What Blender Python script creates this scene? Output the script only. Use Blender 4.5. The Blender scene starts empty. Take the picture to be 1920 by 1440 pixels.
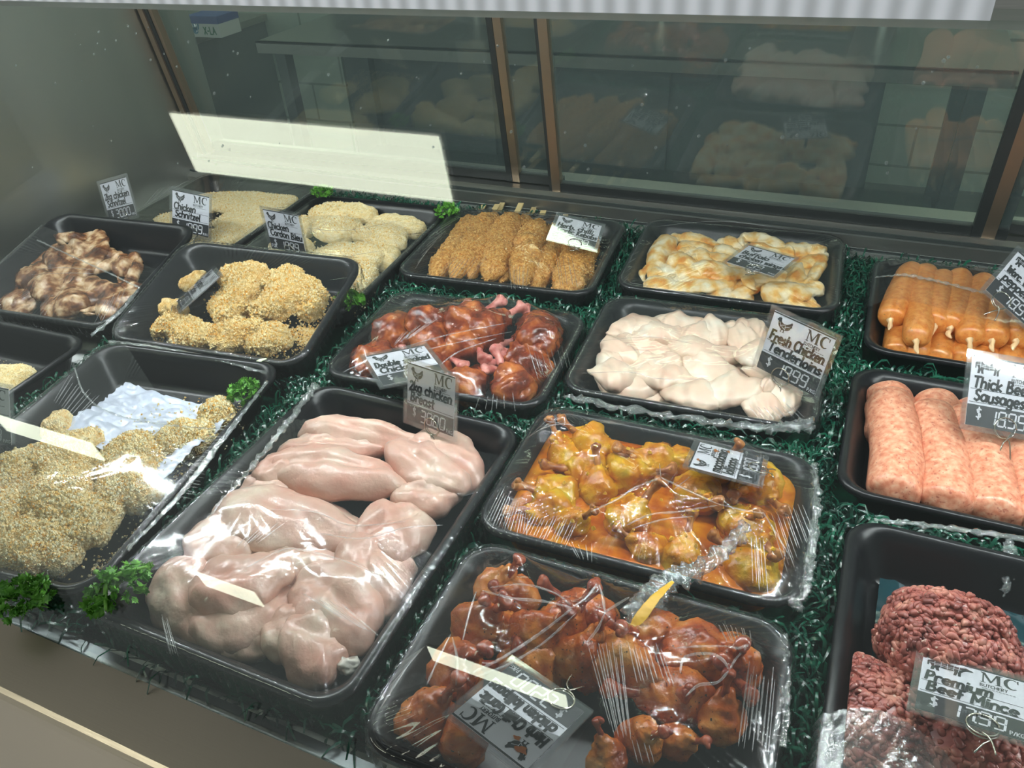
import bpy, bmesh, math, random
import numpy as np
from mathutils import Matrix, Vector
from mathutils.geometry import tessellate_polygon
SC = bpy.context.scene
COL = SC.collection
rng = np.random.default_rng(7)
random.seed(7)

# ------------------------------------------------------------------ camera
CAM = np.array([0.0, 0.0, 0.675])                 # metres; z = 0 is the deck of the display case
RC = np.array([[0.91426353, 0.189453, -0.35809183],
               [0.40053811, -0.55528017, 0.72885743],
               [-0.06075706, -0.80979719, -0.58355555]])
FPX = 1464.855
cd = bpy.data.cameras.new('camera'); cam = bpy.data.objects.new('camera', cd); COL.objects.link(cam)
cd.sensor_width = 36.0; cd.lens = 36.0 * FPX / 1920.0; cd.clip_start = 0.01; cd.clip_end = 60
mw = Matrix.Identity(4)
for i in range(3):
    mw[i][0] = RC[i, 0]; mw[i][1] = -RC[i, 1]; mw[i][2] = -RC[i, 2]; mw[i][3] = CAM[i]
cam.matrix_world = mw
SC.camera = cam

# ------------------------------------------------------------------ world, exposure
w = bpy.data.worlds.new('room_light'); SC.world = w; w.use_nodes = True
bg = w.node_tree.nodes['Background']; bg.inputs[1].default_value = 1.0
_t = w.node_tree; _tc = _t.nodes.new('ShaderNodeTexCoord'); _sx = _t.nodes.new('ShaderNodeSeparateXYZ'); _rp = _t.nodes.new('ShaderNodeValToRGB')   # dim shop: paler walls at eye level, dark above
_t.links.new(_tc.outputs['Generated'], _sx.inputs[0]); _t.links.new(_sx.outputs[2], _rp.inputs[0]); _t.links.new(_rp.outputs[0], bg.inputs[0])
_rp.color_ramp.elements[0].position = .10; _rp.color_ramp.elements[0].color = (.36, .39, .38, 1); _rp.color_ramp.elements[1].position = .75; _rp.color_ramp.elements[1].color = (.075, .088, .088, 1)
SC.view_settings.view_transform = 'Standard'; SC.view_settings.look = 'None'
SC.view_settings.gamma = 1.0; SC.view_settings.exposure = 0.10
SC.view_settings.use_curve_mapping = False
try:
    SC.cycles.transparent_max_bounces = 40
    SC.cycles.max_bounces = 8; SC.cycles.glossy_bounces = 4; SC.cycles.diffuse_bounces = 3
    SC.cycles.caustics_reflective = False; SC.cycles.caustics_refractive = False
    SC.cycles.sample_clamp_indirect = 6.0
except Exception:
    pass
LED_POWER = 470.0
PANEL_POWER = 9.0

# ------------------------------------------------------------------ small maths
def ray(u, v):
    return RC @ np.array([u - 960.0, v - 720.0, FPX])
def P(u, v, z):                                    # the point at height z under a pixel of the 1920 x 1440 frame
    r = ray(u, v); return CAM + r * (z - CAM[2]) / r[2]
def T4(x, y, z):
    m = np.eye(4); m[:3, 3] = (x, y, z); return m
def R4(axis, deg):
    a = math.radians(deg); c, s = math.cos(a), math.sin(a); m = np.eye(4)
    i, j = {'x': (1, 2), 'y': (2, 0), 'z': (0, 1)}[axis]
    m[i, i] = c; m[j, j] = c; m[i, j] = -s; m[j, i] = s; return m
def smooth(x, a, b):
    t = np.clip((x - a) / (b - a), 0, 1); return t * t * (3 - 2 * t)
def nz(Pt, freq, seed, octv=2):
    r = np.random.default_rng(seed); out = np.zeros(len(Pt)); amp = 1.0; tot = 0
    for o in range(octv):
        d = r.normal(size=(7, Pt.shape[1])); d /= np.linalg.norm(d, axis=1)[:, None]
        d *= r.uniform(.7, 1.4, size=(7, 1)) * freq * 2 ** o
        out += amp * np.sin(Pt @ d.T * 6.283 + r.uniform(0, 6.28, 7)).sum(1) / 3.0
        tot += amp; amp *= .5
    return out / tot

# ------------------------------------------------------------------ materials
MAT = {}
def mat(name, col, rough=.5, metal=0., ramp=None, scale=40., detail=3., bump=None, coat=0., sss=0., spec=.5, emit=None, stretch=None, col2=None, ior=None):
    m = bpy.data.materials.new(name); m.use_nodes = True; nt = m.node_tree; b = nt.nodes['Principled BSDF']
    b.inputs['Base Color'].default_value = (*col, 1); b.inputs['Roughness'].default_value = rough; b.inputs['Metallic'].default_value = metal
    b.inputs['Specular IOR Level'].default_value = spec
    if coat: b.inputs['Coat Weight'].default_value = coat; b.inputs['Coat Roughness'].default_value = .12
    if sss:
        b.inputs['Subsurface Weight'].default_value = sss; b.inputs['Subsurface Radius'].default_value = (1, .45, .35); b.inputs['Subsurface Scale'].default_value = .006
    geo = nt.nodes.new('ShaderNodeNewGeometry'); src = geo.outputs['Position']
    if stretch:
        mp = nt.nodes.new('ShaderNodeMapping'); mp.inputs['Scale'].default_value = stretch; nt.links.new(src, mp.inputs[0]); src = mp.outputs[0]
    if ramp:
        n = nt.nodes.new('ShaderNodeTexNoise'); n.inputs['Scale'].default_value = scale; n.inputs['Detail'].default_value = detail
        nt.links.new(src, n.inputs['Vector'])
        r = nt.nodes.new('ShaderNodeValToRGB'); el = r.color_ramp.elements
        for i, (p, c) in enumerate(ramp):
            e = el[i] if i < 2 else el.new(p)
            e.position = p; e.color = (*c, 1)
        nt.links.new(n.outputs['Fac'], r.inputs[0]); out = r.outputs[0]
        if col2:                                   # second, finer layer of flecks: (colour, scale, threshold lo, hi)
            c2, s2, lo, hi = col2
            n2 = nt.nodes.new('ShaderNodeTexNoise'); n2.inputs['Scale'].default_value = s2; n2.inputs['Detail'].default_value = 2; nt.links.new(geo.outputs['Position'], n2.inputs['Vector'])
            mr = nt.nodes.new('ShaderNodeMapRange'); mr.inputs['From Min'].default_value = lo; mr.inputs['From Max'].default_value = hi
            nt.links.new(n2.outputs['Fac'], mr.inputs['Value'])
            mx = nt.nodes.new('ShaderNodeMix'); mx.data_type = 'RGBA'; nt.links.new(mr.outputs[0], mx.inputs[0]); nt.links.new(out, mx.inputs[6]); mx.inputs[7].default_value = (*c2, 1); out = mx.outputs[2]
        nt.links.new(out, b.inputs['Base Color'])
    if bump:
        n = nt.nodes.new('ShaderNodeTexNoise'); n.inputs['Scale'].default_value = bump[0]; n.inputs['Detail'].default_value = 4; nt.links.new(src, n.inputs['Vector'])
        bp = nt.nodes.new('ShaderNodeBump'); bp.inputs['Strength'].default_value = bump[1]; bp.inputs['Distance'].default_value = bump[2] if len(bump) > 2 else .002
        nt.links.new(n.outputs['Fac'], bp.inputs['Height']); nt.links.new(bp.outputs[0], b.inputs['Normal'])
    if emit:
        b.inputs['Emission Color'].default_value = (*emit[0], 1); b.inputs['Emission Strength'].default_value = emit[1]
    MAT[name] = m; return m

def clear_mat(name, tint, f0, rough, gain=1.0, bump=None, haze=0., hazecol=(.8, .85, .85)):
    """a thin clear sheet: what lies behind shows through, and it mirrors more at a glancing angle"""
    m = bpy.data.materials.new(name); m.use_nodes = True; nt = m.node_tree; nt.nodes.clear(); N = nt.nodes.new; L = nt.links.new
    out = N('ShaderNodeOutputMaterial'); tr = N('ShaderNodeBsdfTransparent'); tr.inputs[0].default_value = (*tint, 1)
    gl = N('ShaderNodeBsdfAnisotropic') if False else N('ShaderNodeBsdfGlossy'); gl.inputs['Roughness'].default_value = rough; gl.inputs[0].default_value = (1, 1, 1, 1)
    lw = N('ShaderNodeLayerWeight'); lw.inputs[0].default_value = .5
    pw = N('ShaderNodeMath'); pw.operation = 'POWER'; pw.inputs[1].default_value = 5; L(lw.outputs['Facing'], pw.inputs[0])
    ma = N('ShaderNodeMath'); ma.operation = 'MULTIPLY_ADD'; ma.inputs[1].default_value = (1 - f0) * gain; ma.inputs[2].default_value = f0 * gain; ma.use_clamp = True; L(pw.outputs[0], ma.inputs[0])
    base = tr.outputs[0]
    if haze:
        df = N('ShaderNodeBsdfDiffuse'); df.inputs[0].default_value = (*hazecol, 1); hm = N('ShaderNodeMixShader'); hm.inputs[0].default_value = haze
        L(tr.outputs[0], hm.inputs[1]); L(df.outputs[0], hm.inputs[2]); base = hm.outputs[0]
    mx = N('ShaderNodeMixShader'); L(ma.outputs[0], mx.inputs[0]); L(base, mx.inputs[1]); L(gl.outputs[0], mx.inputs[2]); L(mx.outputs[0], out.inputs[0])
    if bump:
        geo = N('ShaderNodeNewGeometry'); mp = N('ShaderNodeMapping'); mp.inputs['Scale'].default_value = bump[3]; mp.inputs['Rotation'].default_value = (0, 0, bump[4]); L(geo.outputs['Position'], mp.inputs[0])
        n = N('ShaderNodeTexNoise'); n.inputs['Scale'].default_value = bump[0]; n.inputs['Detail'].default_value = 3; L(mp.outputs[0], n.inputs['Vector'])
        bp = N('ShaderNodeBump'); bp.inputs['Strength'].default_value = bump[1]; bp.inputs['Distance'].default_value = bump[2]
        L(n.outputs['Fac'], bp.inputs['Height'])
        L(bp.outputs[0], gl.inputs['Normal'])
    MAT[name] = m; return m

mat('tray_plastic', (.009, .0095, .011), .30, spec=.32)
mat('steel', (.50, .49, .46), .30, 1., bump=(900, .10, .0004), stretch=(.03, 1, 1))
mat('steel_ledge', (.60, .51, .42), .33, 1., bump=(900, .12, .0004), stretch=(.03, 1, 1))
mat('steel_panel', (.40, .42, .40), .36, 1., ramp=[(.3, (.40, .41, .39)), (.7, (.60, .60, .55))], scale=3., bump=(700, .10, .0004), stretch=(1, 1, .05))
mat('steel_dark', (.16, .18, .18), .4, .9)
mat('bronze', (.36, .27, .20), .38, .9)
mat('rubber', (.015, .018, .018), .5)
mat('deck_white', (.62, .64, .62), .4)
mat('wall_paint', (.55, .60, .52), .7)
mat('block_wall', (.50, .56, .48), .75)
mat('floor_grey', (.16, .17, .16), .6)
mat('cabinet_dark', (.13, .15, .155), .45)
mat('box_white', (.75, .76, .74), .6); mat('box_blue', (.04, .09, .35), .5); mat('ink_green', (.05, .22, .12), .6); mat('ink_blue', (.05, .25, .42), .6)
mat('card_white', (.86, .86, .92), .45); mat('ink', (.010, .010, .012), .5); mat('band_black', (.018, .018, .022), .4); mat('digit_white', (.80, .80, .84), .5)
mat('wire', (.62, .58, .50), .22, 1.)
mat('raw_chicken', (.7, .5, .45), .30, ramp=[(.30, (.70, .36, .28)), (.55, (.73, .465, .37)), (.72, (.80, .63, .50))], scale=18, detail=5, bump=(90, .5, .0025), coat=.15, sss=.12)
mat('tenderloin', (.8, .66, .55), .32, ramp=[(.30, (.80, .53, .40)), (.55, (.84, .64, .49)), (.72, (.88, .78, .66))], scale=28, detail=3, bump=(90, .22, .0018), coat=.15, sss=.12)
mat('casing_end', (.86, .56, .30), .35, bump=(200, .3, .002))
mat('fat', (.86, .80, .72), .35, bump=(200, .3, .002), coat=.3)
mat('crumb', (.8, .6, .35), .85, ramp=[(.30, (.84, .56, .22)), (.48, (.93, .74, .40)), (.70, (.96, .86, .60))], scale=120, detail=5, col2=((.78, .34, .06), 420, .60, .70))
mat('crumb_gold', (.8, .6, .35), .85, ramp=[(.30, (.70, .42, .12)), (.48, (.84, .59, .24)), (.70, (.90, .73, .40))], scale=120, detail=5, col2=((.74, .29, .04), 420, .60, .70))
mat('crumb_pale', (.8, .7, .45), .85, ramp=[(.30, (.82, .58, .24)), (.48, (.89, .71, .38)), (.70, (.94, .81, .54))], scale=110, detail=5, col2=((.78, .42, .10), 380, .63, .72))
mat('kebab_crumb', (.5, .27, .07), .6, ramp=[(.30, (.36, .12, .018)), (.48, (.62, .28, .05)), (.70, (.78, .46, .14))], scale=220, detail=5, col2=((.07, .09, .02), 520, .62, .70), coat=.25)
mat('wood_stick', (.72, .54, .26), .6)
mat('wing_skin', (.8, .55, .25), .3, ramp=[(.34, (.74, .27, .03)), (.46, (.84, .50, .15)), (.56, (.90, .70, .40)), (.70, (.93, .84, .64))], scale=38, detail=4, bump=(170, .45, .0025), coat=.15)
mat('dark_wing', (.3, .12, .05), .25, ramp=[(.36, (.07, .020, .008)), (.47, (.22, .085, .03)), (.57, (.52, .32, .17)), (.70, (.80, .62, .44))], scale=42, detail=4, bump=(170, .45, .0025), coat=.15)
mat('smoked', (.3, .06, .02), .22, ramp=[(.32, (.09, .014, .006)), (.48, (.24, .040, .012)), (.62, (.46, .12, .025)), (.78, (.66, .27, .08))], scale=36, detail=4, bump=(160, .5, .0025), coat=.15)
mat('bone_pink', (.62, .20, .17), .3, ramp=[(.35, (.50, .12, .10)), (.65, (.74, .32, .27))], scale=90, bump=(200, .3, .001), coat=.15)
mat('maca', (.65, .33, .03), .22, ramp=[(.32, (.42, .10, .003)), (.46, (.60, .22, .005)), (.60, (.64, .35, .012)), (.75, (.48, .37, .05))], scale=34, detail=4, bump=(150, .55, .003), coat=.15)
mat('bone_amber', (.40, .14, .03), .28, ramp=[(.35, (.26, .065, .015)), (.65, (.56, .23, .06))], scale=90, bump=(200, .3, .001), coat=.15)
mat('sauce', (.66, .22, .01), .30, ramp=[(.35, (.42, .085, .002)), (.55, (.58, .17, .004)), (.75, (.66, .28, .009))], scale=50, detail=3, bump=(60, .30, .002), spec=.22)
mat('nut', (.78, .44, .03), .4)
mat('chilli', (.45, .13, .03), .24, ramp=[(.30, (.26, .030, .006)), (.46, (.46, .095, .014)), (.60, (.60, .20, .035)), (.75, (.66, .36, .14))], scale=30, detail=4, bump=(150, .45, .003), coat=.15, col2=((.05, .035, .015), 330, .66, .72))
mat('bone_red', (.36, .06, .025), .25, ramp=[(.35, (.22, .028, .014)), (.65, (.46, .10, .04))], scale=90, bump=(200, .3, .001), coat=.15)
mat('thin_sausage', (.75, .32, .10), .3, ramp=[(.32, (.60, .17, .028)), (.55, (.72, .27, .060)), (.75, (.78, .36, .11))], scale=130, detail=3, col2=((.30, .14, .04), 420, .64, .72), bump=(300, .12, .001), coat=.15)
mat('thick_sausage', (.72, .36, .26), .3, ramp=[(.32, (.70, .22, .12)), (.52, (.84, .36, .22)), (.74, (.90, .52, .35))], scale=150, detail=3, col2=((.50, .13, .08), 260, .60, .72), bump=(240, .18, .001), coat=.15)
mat('mince', (.35, .10, .08), .32, ramp=[(.30, (.22, .055, .045)), (.50, (.42, .115, .09)), (.70, (.62, .27, .20))], scale=60, detail=2, col2=((.78, .58, .48), 190, .66, .72), coat=.15)
mat('parsley', (.06, .22, .03), .45, ramp=[(.35, (.05, .19, .015)), (.65, (.17, .46, .05))], scale=160)
mat('stem_green', (.18, .42, .06), .4)
mat('plastic_grass', (.004, .10, .055), .25, ramp=[(.35, (.001, .035, .022)), (.65, (.005, .10, .052))], scale=25, spec=.7)
mat('onion', (.74, .80, .55), .3)
mat('liner_clear', (.62, .66, .80), .28, bump=(40, .5, .004), coat=.5)
mat('liner_teal', (.010, .045, .055), .15, bump=(30, .25, .003), coat=.5)
mat('led_white', (.9, .9, .95), .3, emit=((.92, .96, 1.0), LED_POWER))
mat('panel_glow', (.9, .95, .85), .3, emit=((.97, 1.0, .80), PANEL_POWER))
mat('housing', (.8, .8, .8), .5)
clear_mat('film', (.985, .985, .985), .03, .085, 1.15, bump=(1.0, .02, .0006, (220, 40, 100), .5), haze=.012)
clear_mat('film_crumpled', (.94, .94, .94), .09, .09, 1.5, bump=(1.0, .8, .003, (160, 110, 120), .9), haze=.10)
clear_mat('front_glass', (.93, .965, .945), .04, .0, 1.0)
clear_mat('door_glass', (.90, .95, .93), .06, .012, 1.1, haze=.042, hazecol=(.62, .74, .74))
clear_mat('film_crease', (.98, .98, .985), .12, .42, 1.0, haze=.02)
clear_mat('drop', (.86, .90, .90), .03, .10, 2.0, haze=.15)
clear_mat('sleeve', (.985, .985, .99), .10, .035, 1.0, haze=.018)
# the frosted cover of the rail light: brighter in front of each diode
def rail_cover():
    m = bpy.data.materials.new('rail_cover'); m.use_nodes = True; nt = m.node_tree; b = nt.nodes['Principled BSDF']
    b.inputs['Base Color'].default_value = (.7, .72, .75, 1); b.inputs['Roughness'].default_value = .45
    geo = nt.nodes.new('ShaderNodeNewGeometry'); wv = nt.nodes.new('ShaderNodeTexWave'); wv.inputs['Scale'].default_value = 16.; wv.inputs['Distortion'].default_value = .4
    nt.links.new(geo.outputs['Position'], wv.inputs['Vector'])
    mr = nt.nodes.new('ShaderNodeMapRange'); mr.inputs['To Min'].default_value = .16; mr.inputs['To Max'].default_value = .34
    nt.links.new(wv.outputs['Fac'], mr.inputs['Value']); b.inputs['Emission Color'].default_value = (.88, .93, 1, 1); nt.links.new(mr.outputs[0], b.inputs['Emission Strength'])
    MAT['rail_cover'] = m
rail_cover()
def crumb_bits(nm, k):                                   # loose crumbs: each grain one of a few tones
    m = bpy.data.materials.new(nm); m.use_nodes = True; nt = m.node_tree; b = nt.nodes['Principled BSDF']; b.inputs['Roughness'].default_value = .85
    geo = nt.nodes.new('ShaderNodeNewGeometry'); r = nt.nodes.new('ShaderNodeValToRGB'); r.color_ramp.interpolation = 'LINEAR'
    el = r.color_ramp.elements; el[0].position = 0; el[0].color = (.96, .90, .68, 1); el[1].position = 1; el[1].color = (.85, .42, .06, 1)
    e = el.new(.45); e.color = (.95, .81, .50, 1); e = el.new(.8); e.color = (.92, .66, .27, 1)
    nt.links.new(geo.outputs['Random Per Island'], r.inputs[0]); nt.links.new(r.outputs[0], b.inputs['Base Color']); MAT[nm] = m
    for e in el: e.color = (e.color[0] * k[0], e.color[1] * k[1], e.color[2] * k[2], 1)
crumb_bits('crumb_bits', (.96, .95, .92)); crumb_bits('crumb_bits_gold', (.93, .82, .62)); crumb_bits('crumb_bits_herb', (.75, .52, .26))

# ------------------------------------------------------------------ mesh + object helpers
WM = {}                                            # object name -> its 4x4 world matrix (numpy)
def mesh(name, V, F, m, sm=True, mi=None):
    me = bpy.data.meshes.new(name); V = np.asarray(V, np.float32)
    if isinstance(F, np.ndarray): F = [F]
    F = [np.asarray(f, np.int32) for f in F if len(f)]
    lt = np.concatenate([np.full(len(f), f.shape[1], np.int32) for f in F]); li = np.concatenate([f.ravel() for f in F])
    me.vertices.add(len(V)); me.vertices.foreach_set('co', V.ravel())
    me.loops.add(len(li)); me.loops.foreach_set('vertex_index', li)
    me.polygons.add(len(lt)); me.polygons.foreach_set('loop_start', np.concatenate([[0], np.cumsum(lt)[:-1]]).astype(np.int32)); me.polygons.foreach_set('loop_total', lt)
    me.polygons.foreach_set('use_smooth', np.full(len(lt), sm))
    for q in (m if isinstance(m, (list, tuple)) else [m]): me.materials.append(MAT[q])
    if mi is not None: me.polygons.foreach_set('material_index', np.asarray(mi, np.int32))
    me.update(); me.validate(); return me
def obj(name, me, M=None, parent=None):
    o = bpy.data.objects.new(name, me); COL.objects.link(o)
    M = np.eye(4) if M is None else M
    if parent: o.parent = parent; WM[o.name] = WM[parent.name] @ M
    else: WM[o.name] = M
    o.matrix_basis = Matrix(M.tolist()); return o
def empty(name, M): return obj(name, None, M)
def tag(o, label, cat, group=None, kind=None):
    o['label'] = label; o['category'] = cat
    if group: o['group'] = group
    if kind: o['kind'] = kind
    return o
def merge(parts):
    Vs, Fs, n = [], {}, 0
    for V, F in parts:
        V = np.asarray(V, float)
        for f in (F if isinstance(F, list) else [F]):
            f = np.asarray(f)
            if len(f): Fs.setdefault(f.shape[1], []).append(f + n)
        Vs.append(V); n += len(V)
    return np.concatenate(Vs), [np.concatenate(f) for f in Fs.values()]
_BOX = np.array([[0, 3, 2, 1], [4, 5, 6, 7], [0, 1, 5, 4], [1, 2, 6, 5], [2, 3, 7, 6], [3, 0, 4, 7]])
def box(x0, x1, y0, y1, z0, z1):
    return np.array([[x0, y0, z0], [x1, y0, z0], [x1, y1, z0], [x0, y1, z0], [x0, y0, z1], [x1, y0, z1], [x1, y1, z1], [x0, y1, z1]], float), _BOX
def prism(prof, x0, x1):                           # a closed y-z outline drawn out along x
    n = len(prof); V = np.array([[x0, y, z] for y, z in prof] + [[x1, y, z] for y, z in prof], float)
    F = np.array([[i, (i + 1) % n, n + (i + 1) % n, n + i] for i in range(n)])
    tri = np.array([t for t in tessellate_polygon([[Vector((y, z, 0)) for y, z in prof]])])
    return V, [F, np.concatenate([tri, tri + n])]
_ICO = {}
def ico(n):
    if n not in _ICO:
        bm = bmesh.new(); bmesh.ops.create_icosphere(bm, subdivisions=n, radius=1)
        _ICO[n] = (np.array([v.co[:] for v in bm.verts]), np.array([[v.index for v in f.verts] for f in bm.faces])); bm.free()
    return _ICO[n][0].copy(), _ICO[n][1]
def resample(pts, rad, n):
    pts = np.asarray(pts, float); rad = np.broadcast_to(np.asarray(rad, float), (len(pts),)); t = np.linspace(0, 1, len(pts)); q = np.linspace(0, 1, n)
    k = len(pts); out = []; idx = np.clip((q * (k - 1)).astype(int), 0, k - 2); fr = (q * (k - 1) - idx)[:, None]
    A = np.column_stack([pts, rad]); p0 = A[np.clip(idx - 1, 0, k - 1)]; p1 = A[idx]; p2 = A[idx + 1]; p3 = A[np.clip(idx + 2, 0, k - 1)]
    o = .5 * (2 * p1 + (p2 - p0) * fr + (2 * p0 - 5 * p1 + 4 * p2 - p3) * fr ** 2 + (3 * p1 - p0 - 3 * p2 + p3) * fr ** 3)
    return o[:, :3], np.maximum(o[:, 3], 1e-5)
def tube(pts, rad, n=None, seg=16, flat=1.0):
    if n: pts, rad = resample(pts, rad, n)
    pts = np.asarray(pts, float); rad = np.broadcast_to(np.asarray(rad, float), (len(pts),))
    tg = np.gradient(pts, axis=0); tg /= np.linalg.norm(tg, axis=1)[:, None] + 1e-12
    up = np.array([0, 0, 1.]) if abs(tg[0][2]) < .9 else np.array([0, 1., 0]); a = np.arange(seg) * 2 * np.pi / seg; V = []
    for i in range(len(pts)):
        s = np.cross(tg[i], up); s /= np.linalg.norm(s) + 1e-12; up = np.cross(s, tg[i])
        V.append(pts[i] + rad[i] * (np.cos(a)[:, None] * s + flat * np.sin(a)[:, None] * up))
    k = len(pts); V = np.concatenate(V + [pts[:1], pts[-1:]]); j = np.arange(seg); jn = (j + 1) % seg
    F = np.concatenate([np.column_stack([i * seg + jn, i * seg + j, (i + 1) * seg + j, (i + 1) * seg + jn]) for i in range(k - 1)])
    c = np.concatenate([np.column_stack([j, jn, np.full(seg, k * seg)]), np.column_stack([(k - 1) * seg + jn, (k - 1) * seg + j, np.full(seg, k * seg + 1)])])
    return V, [F, c]
def rough_up(V, F, amp, freq, seed, octv=2):
    """push a surface in and out along its normals"""
    V = np.asarray(V, float); N = np.zeros_like(V)
    for f in (F if isinstance(F, list) else [F]):
        fn = np.cross(V[f[:, 1]] - V[f[:, 0]], V[f[:, 2]] - V[f[:, 0]])
        for c in range(f.shape[1]): np.add.at(N, f[:, c], fn)
    N /= np.linalg.norm(N, axis=1)[:, None] + 1e-15
    return V + N * (amp * nz(V, freq, seed, octv))[:, None], N

# ------------------------------------------------------------------ the display case and the room behind it
XL, XR = -1.50, 1.05
A50 = math.radians(50); GY, GZ = .2455, .03          # the front glass rises from the ledge at 50 degrees
LEAN = math.radians(8); BY, BZ = 1.405, .062         # the rear doors lean towards the shopper
case = empty('display_case', T4(0, .8, 0))
tag(case, 'stainless refrigerated meat display case with slanted front glass and sliding rear doors', 'display case')
CI = T4(0, -.8, 0)
def cpart(name, VF, m, parent=None, sm=False, mi=None):
    return obj(name, mesh(name, VF[0], VF[1], m, sm, mi), CI if parent is None else None, parent or case)
cpart('deck', box(XL, XR, .262, 1.37, -.02, 0), 'deck_white')
cpart('front_ledge', prism([(.2455, .030), (.2455, -.30), (.02, -.30), (.02, -.137), (.178, .0215), (.1815, .0245), (.1855, .0265), (.190, .0275)], XL, XR), 'steel_ledge')
cpart('glass_channel', prism([(.2455, .026), (.262, .022), (.262, -.05), (.2455, -.05)], XL, XR), 'steel_dark')
cpart('end_panel', box(XL - .03, XL, .25, 1.50, -.3, .80), 'steel_panel')
cpart('back_sill', prism([(1.352, -.02), (1.352, .022), (1.362, .030), (1.375, .030), (1.378, .052), (1.388, .056), (1.392, .050), (1.400, .050), (1.402, .062), (1.50, .066), (1.50, -.02)], XL, XR), 'steel')
for yy, zz in ((1.366, .0335), (1.383, .058)):
    cpart('track_rib', box(XL, XR, yy - .0015, yy + .0015, zz - .004, zz + .002), 'steel_dark')
# front glass: 6 mm pane
gd = np.array([0, math.cos(A50), math.sin(A50)]); gn = np.array([0, -math.sin(A50), math.cos(A50)]); GL = .677
def pane(o, d, n, x0, x1, ln, th):
    V = [np.array([x, 0, 0]) + o + d * a + n * b for b in (0, th) for a in (0, ln) for x in (x0, x1)]
    return np.array(V), np.array([[0, 2, 3, 1], [4, 5, 7, 6], [0, 1, 5, 4], [2, 6, 7, 3], [0, 4, 6, 2], [1, 3, 7, 5]])
fg = cpart('front_glass', pane(np.array([0, GY + .004, GZ - .004]), gd, gn, XL, XR, GL, .005), 'front_glass')
# top rail with its light
ty, tz = GY + gd[1] * .6715, GZ + gd[2] * .6715
rail = cpart('top_rail', prism([(ty + .004, tz - .010), (ty + .004, tz + .050), (ty + .062, tz + .050), (ty + .062, tz - .004), (ty + .030, tz - .006)], XL, XR), 'steel')
cpart('rail_cover', prism([(ty - .003, tz - .003), (ty - .003, tz + .052), (ty + .004, tz + .052), (ty + .004, tz - .003)], XL, .062), 'rail_cover', rail)
ends = []
Vl, Fl = [], []
for i in range(98):
    x = XL + .03 + i * .0255; c = np.array([x, ty + .040, tz - .011]); n = np.array([0, .28, -.96]); t = np.array([0, .96, .28])
    V = np.array([c + np.array([sx * .0045, 0, 0]) + t * sy * .0045 + n * sz for sz in (0, .002) for sx, sy in ((-1, -1), (1, -1), (1, 1), (-1, 1))])
    Vl.append((V, _BOX))
V, F = merge(Vl); strip = cpart('led_strip', (V, F), 'led_white', rail); strip['kind'] = 'stuff'
# rear sliding doors
bd = np.array([0, -math.sin(LEAN), math.cos(LEAN)]); bn = np.array([0, -math.cos(LEAN), -math.sin(LEAN)])
def stile(x, w_, off, th=.016):
    o = np.array([0, BY, BZ]) + bn * (-off)
    return pane(o, bd, -bn, x - w_ / 2, x + w_ / 2, .75, th)
def door(name_x0, x1, off, stiles):
    d = empty('sliding_door', np.eye(4)); d.parent = case; d.matrix_basis = Matrix(CI.tolist()); WM[d.name] = np.eye(4)
    o = np.array([0, BY, BZ]) - bn * (off + .005)
    g = obj('glass_pane', mesh('glass_pane', *pane(o, bd, -bn, name_x0, x1, .75, .004), 'door_glass', False), None, d)
    V, F = pane(np.array([0, BY, BZ]) - bn * off, bd, -bn, name_x0, x1, .018, .014)
    obj('bottom_seal', mesh('bottom_seal', V, F, 'rubber', False), None, d)
    for x, w_, m in stiles:
        obj('stile', mesh('stile', *stile(x, w_, off - .002), m, False), None, d)
    return d
door(XL + .03, -.552, .022, ((-.655, .016, 'bronze'), (-.670, .012, 'rubber')))
door(-.567, .24, .002, ((-.558, .018, 'bronze'), (-.570, .006, 'rubber'), (.213, .020, 'bronze'), (.195, .016, 'rubber')))
door(.215, XR, .022, ((.235, .014, 'rubber'),))
cpart('corner_channel', merge([stile(XL + .012, .014, -.006), stile(XL + .034, .010, .0)]), 'bronze')
cpart('corner_seal', stile(XL + .0235, .010, -.002), 'rubber')

def structure(name, VF, m, sm=False):
    o = obj(name, mesh(name, VF[0], VF[1], m, sm)); o['kind'] = 'structure'; return o
structure('floor', box(-6.5, 3, -6, 4.1, -.90, -.85), 'floor_grey')
def blockwall():
    parts = []; y = 4.0
    return box(-6.5, 3, 4.0, 4.1, -.85, 1.9)
structure('wall_back', blockwall(), 'block_wall')
structure('wall_pillar', box(-3.25, -2.52, 3.45, 4.0, -.85, 1.9), 'block_wall')
# mortar joints of the painted block wall
b_ = MAT['block_wall'].node_tree; bt = b_.nodes.new('ShaderNodeTexBrick'); gp = b_.nodes.new('ShaderNodeNewGeometry'); sep = b_.nodes.new('ShaderNodeSeparateXYZ'); cb = b_.nodes.new('ShaderNodeCombineXYZ')
b_.links.new(gp.outputs['Position'], sep.inputs[0]); b_.links.new(sep.outputs[0], cb.inputs[0]); b_.links.new(sep.outputs[2], cb.inputs[1]); b_.links.new(cb.outputs[0], bt.inputs['Vector'])
bt.inputs['Scale'].default_value = 1.; bt.inputs['Brick Width'].default_value = .39; bt.inputs['Row Height'].default_value = .19; bt.inputs['Mortar Size'].default_value = .006
bt.inputs['Color1'].default_value = (.52, .58, .50, 1); bt.inputs['Color2'].default_value = (.47, .53, .46, 1); bt.inputs['Mortar'].default_value = (.25, .29, .25, 1)
b_.links.new(bt.outputs[0], b_.nodes['Principled BSDF'].inputs['Base Color'])

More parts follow.
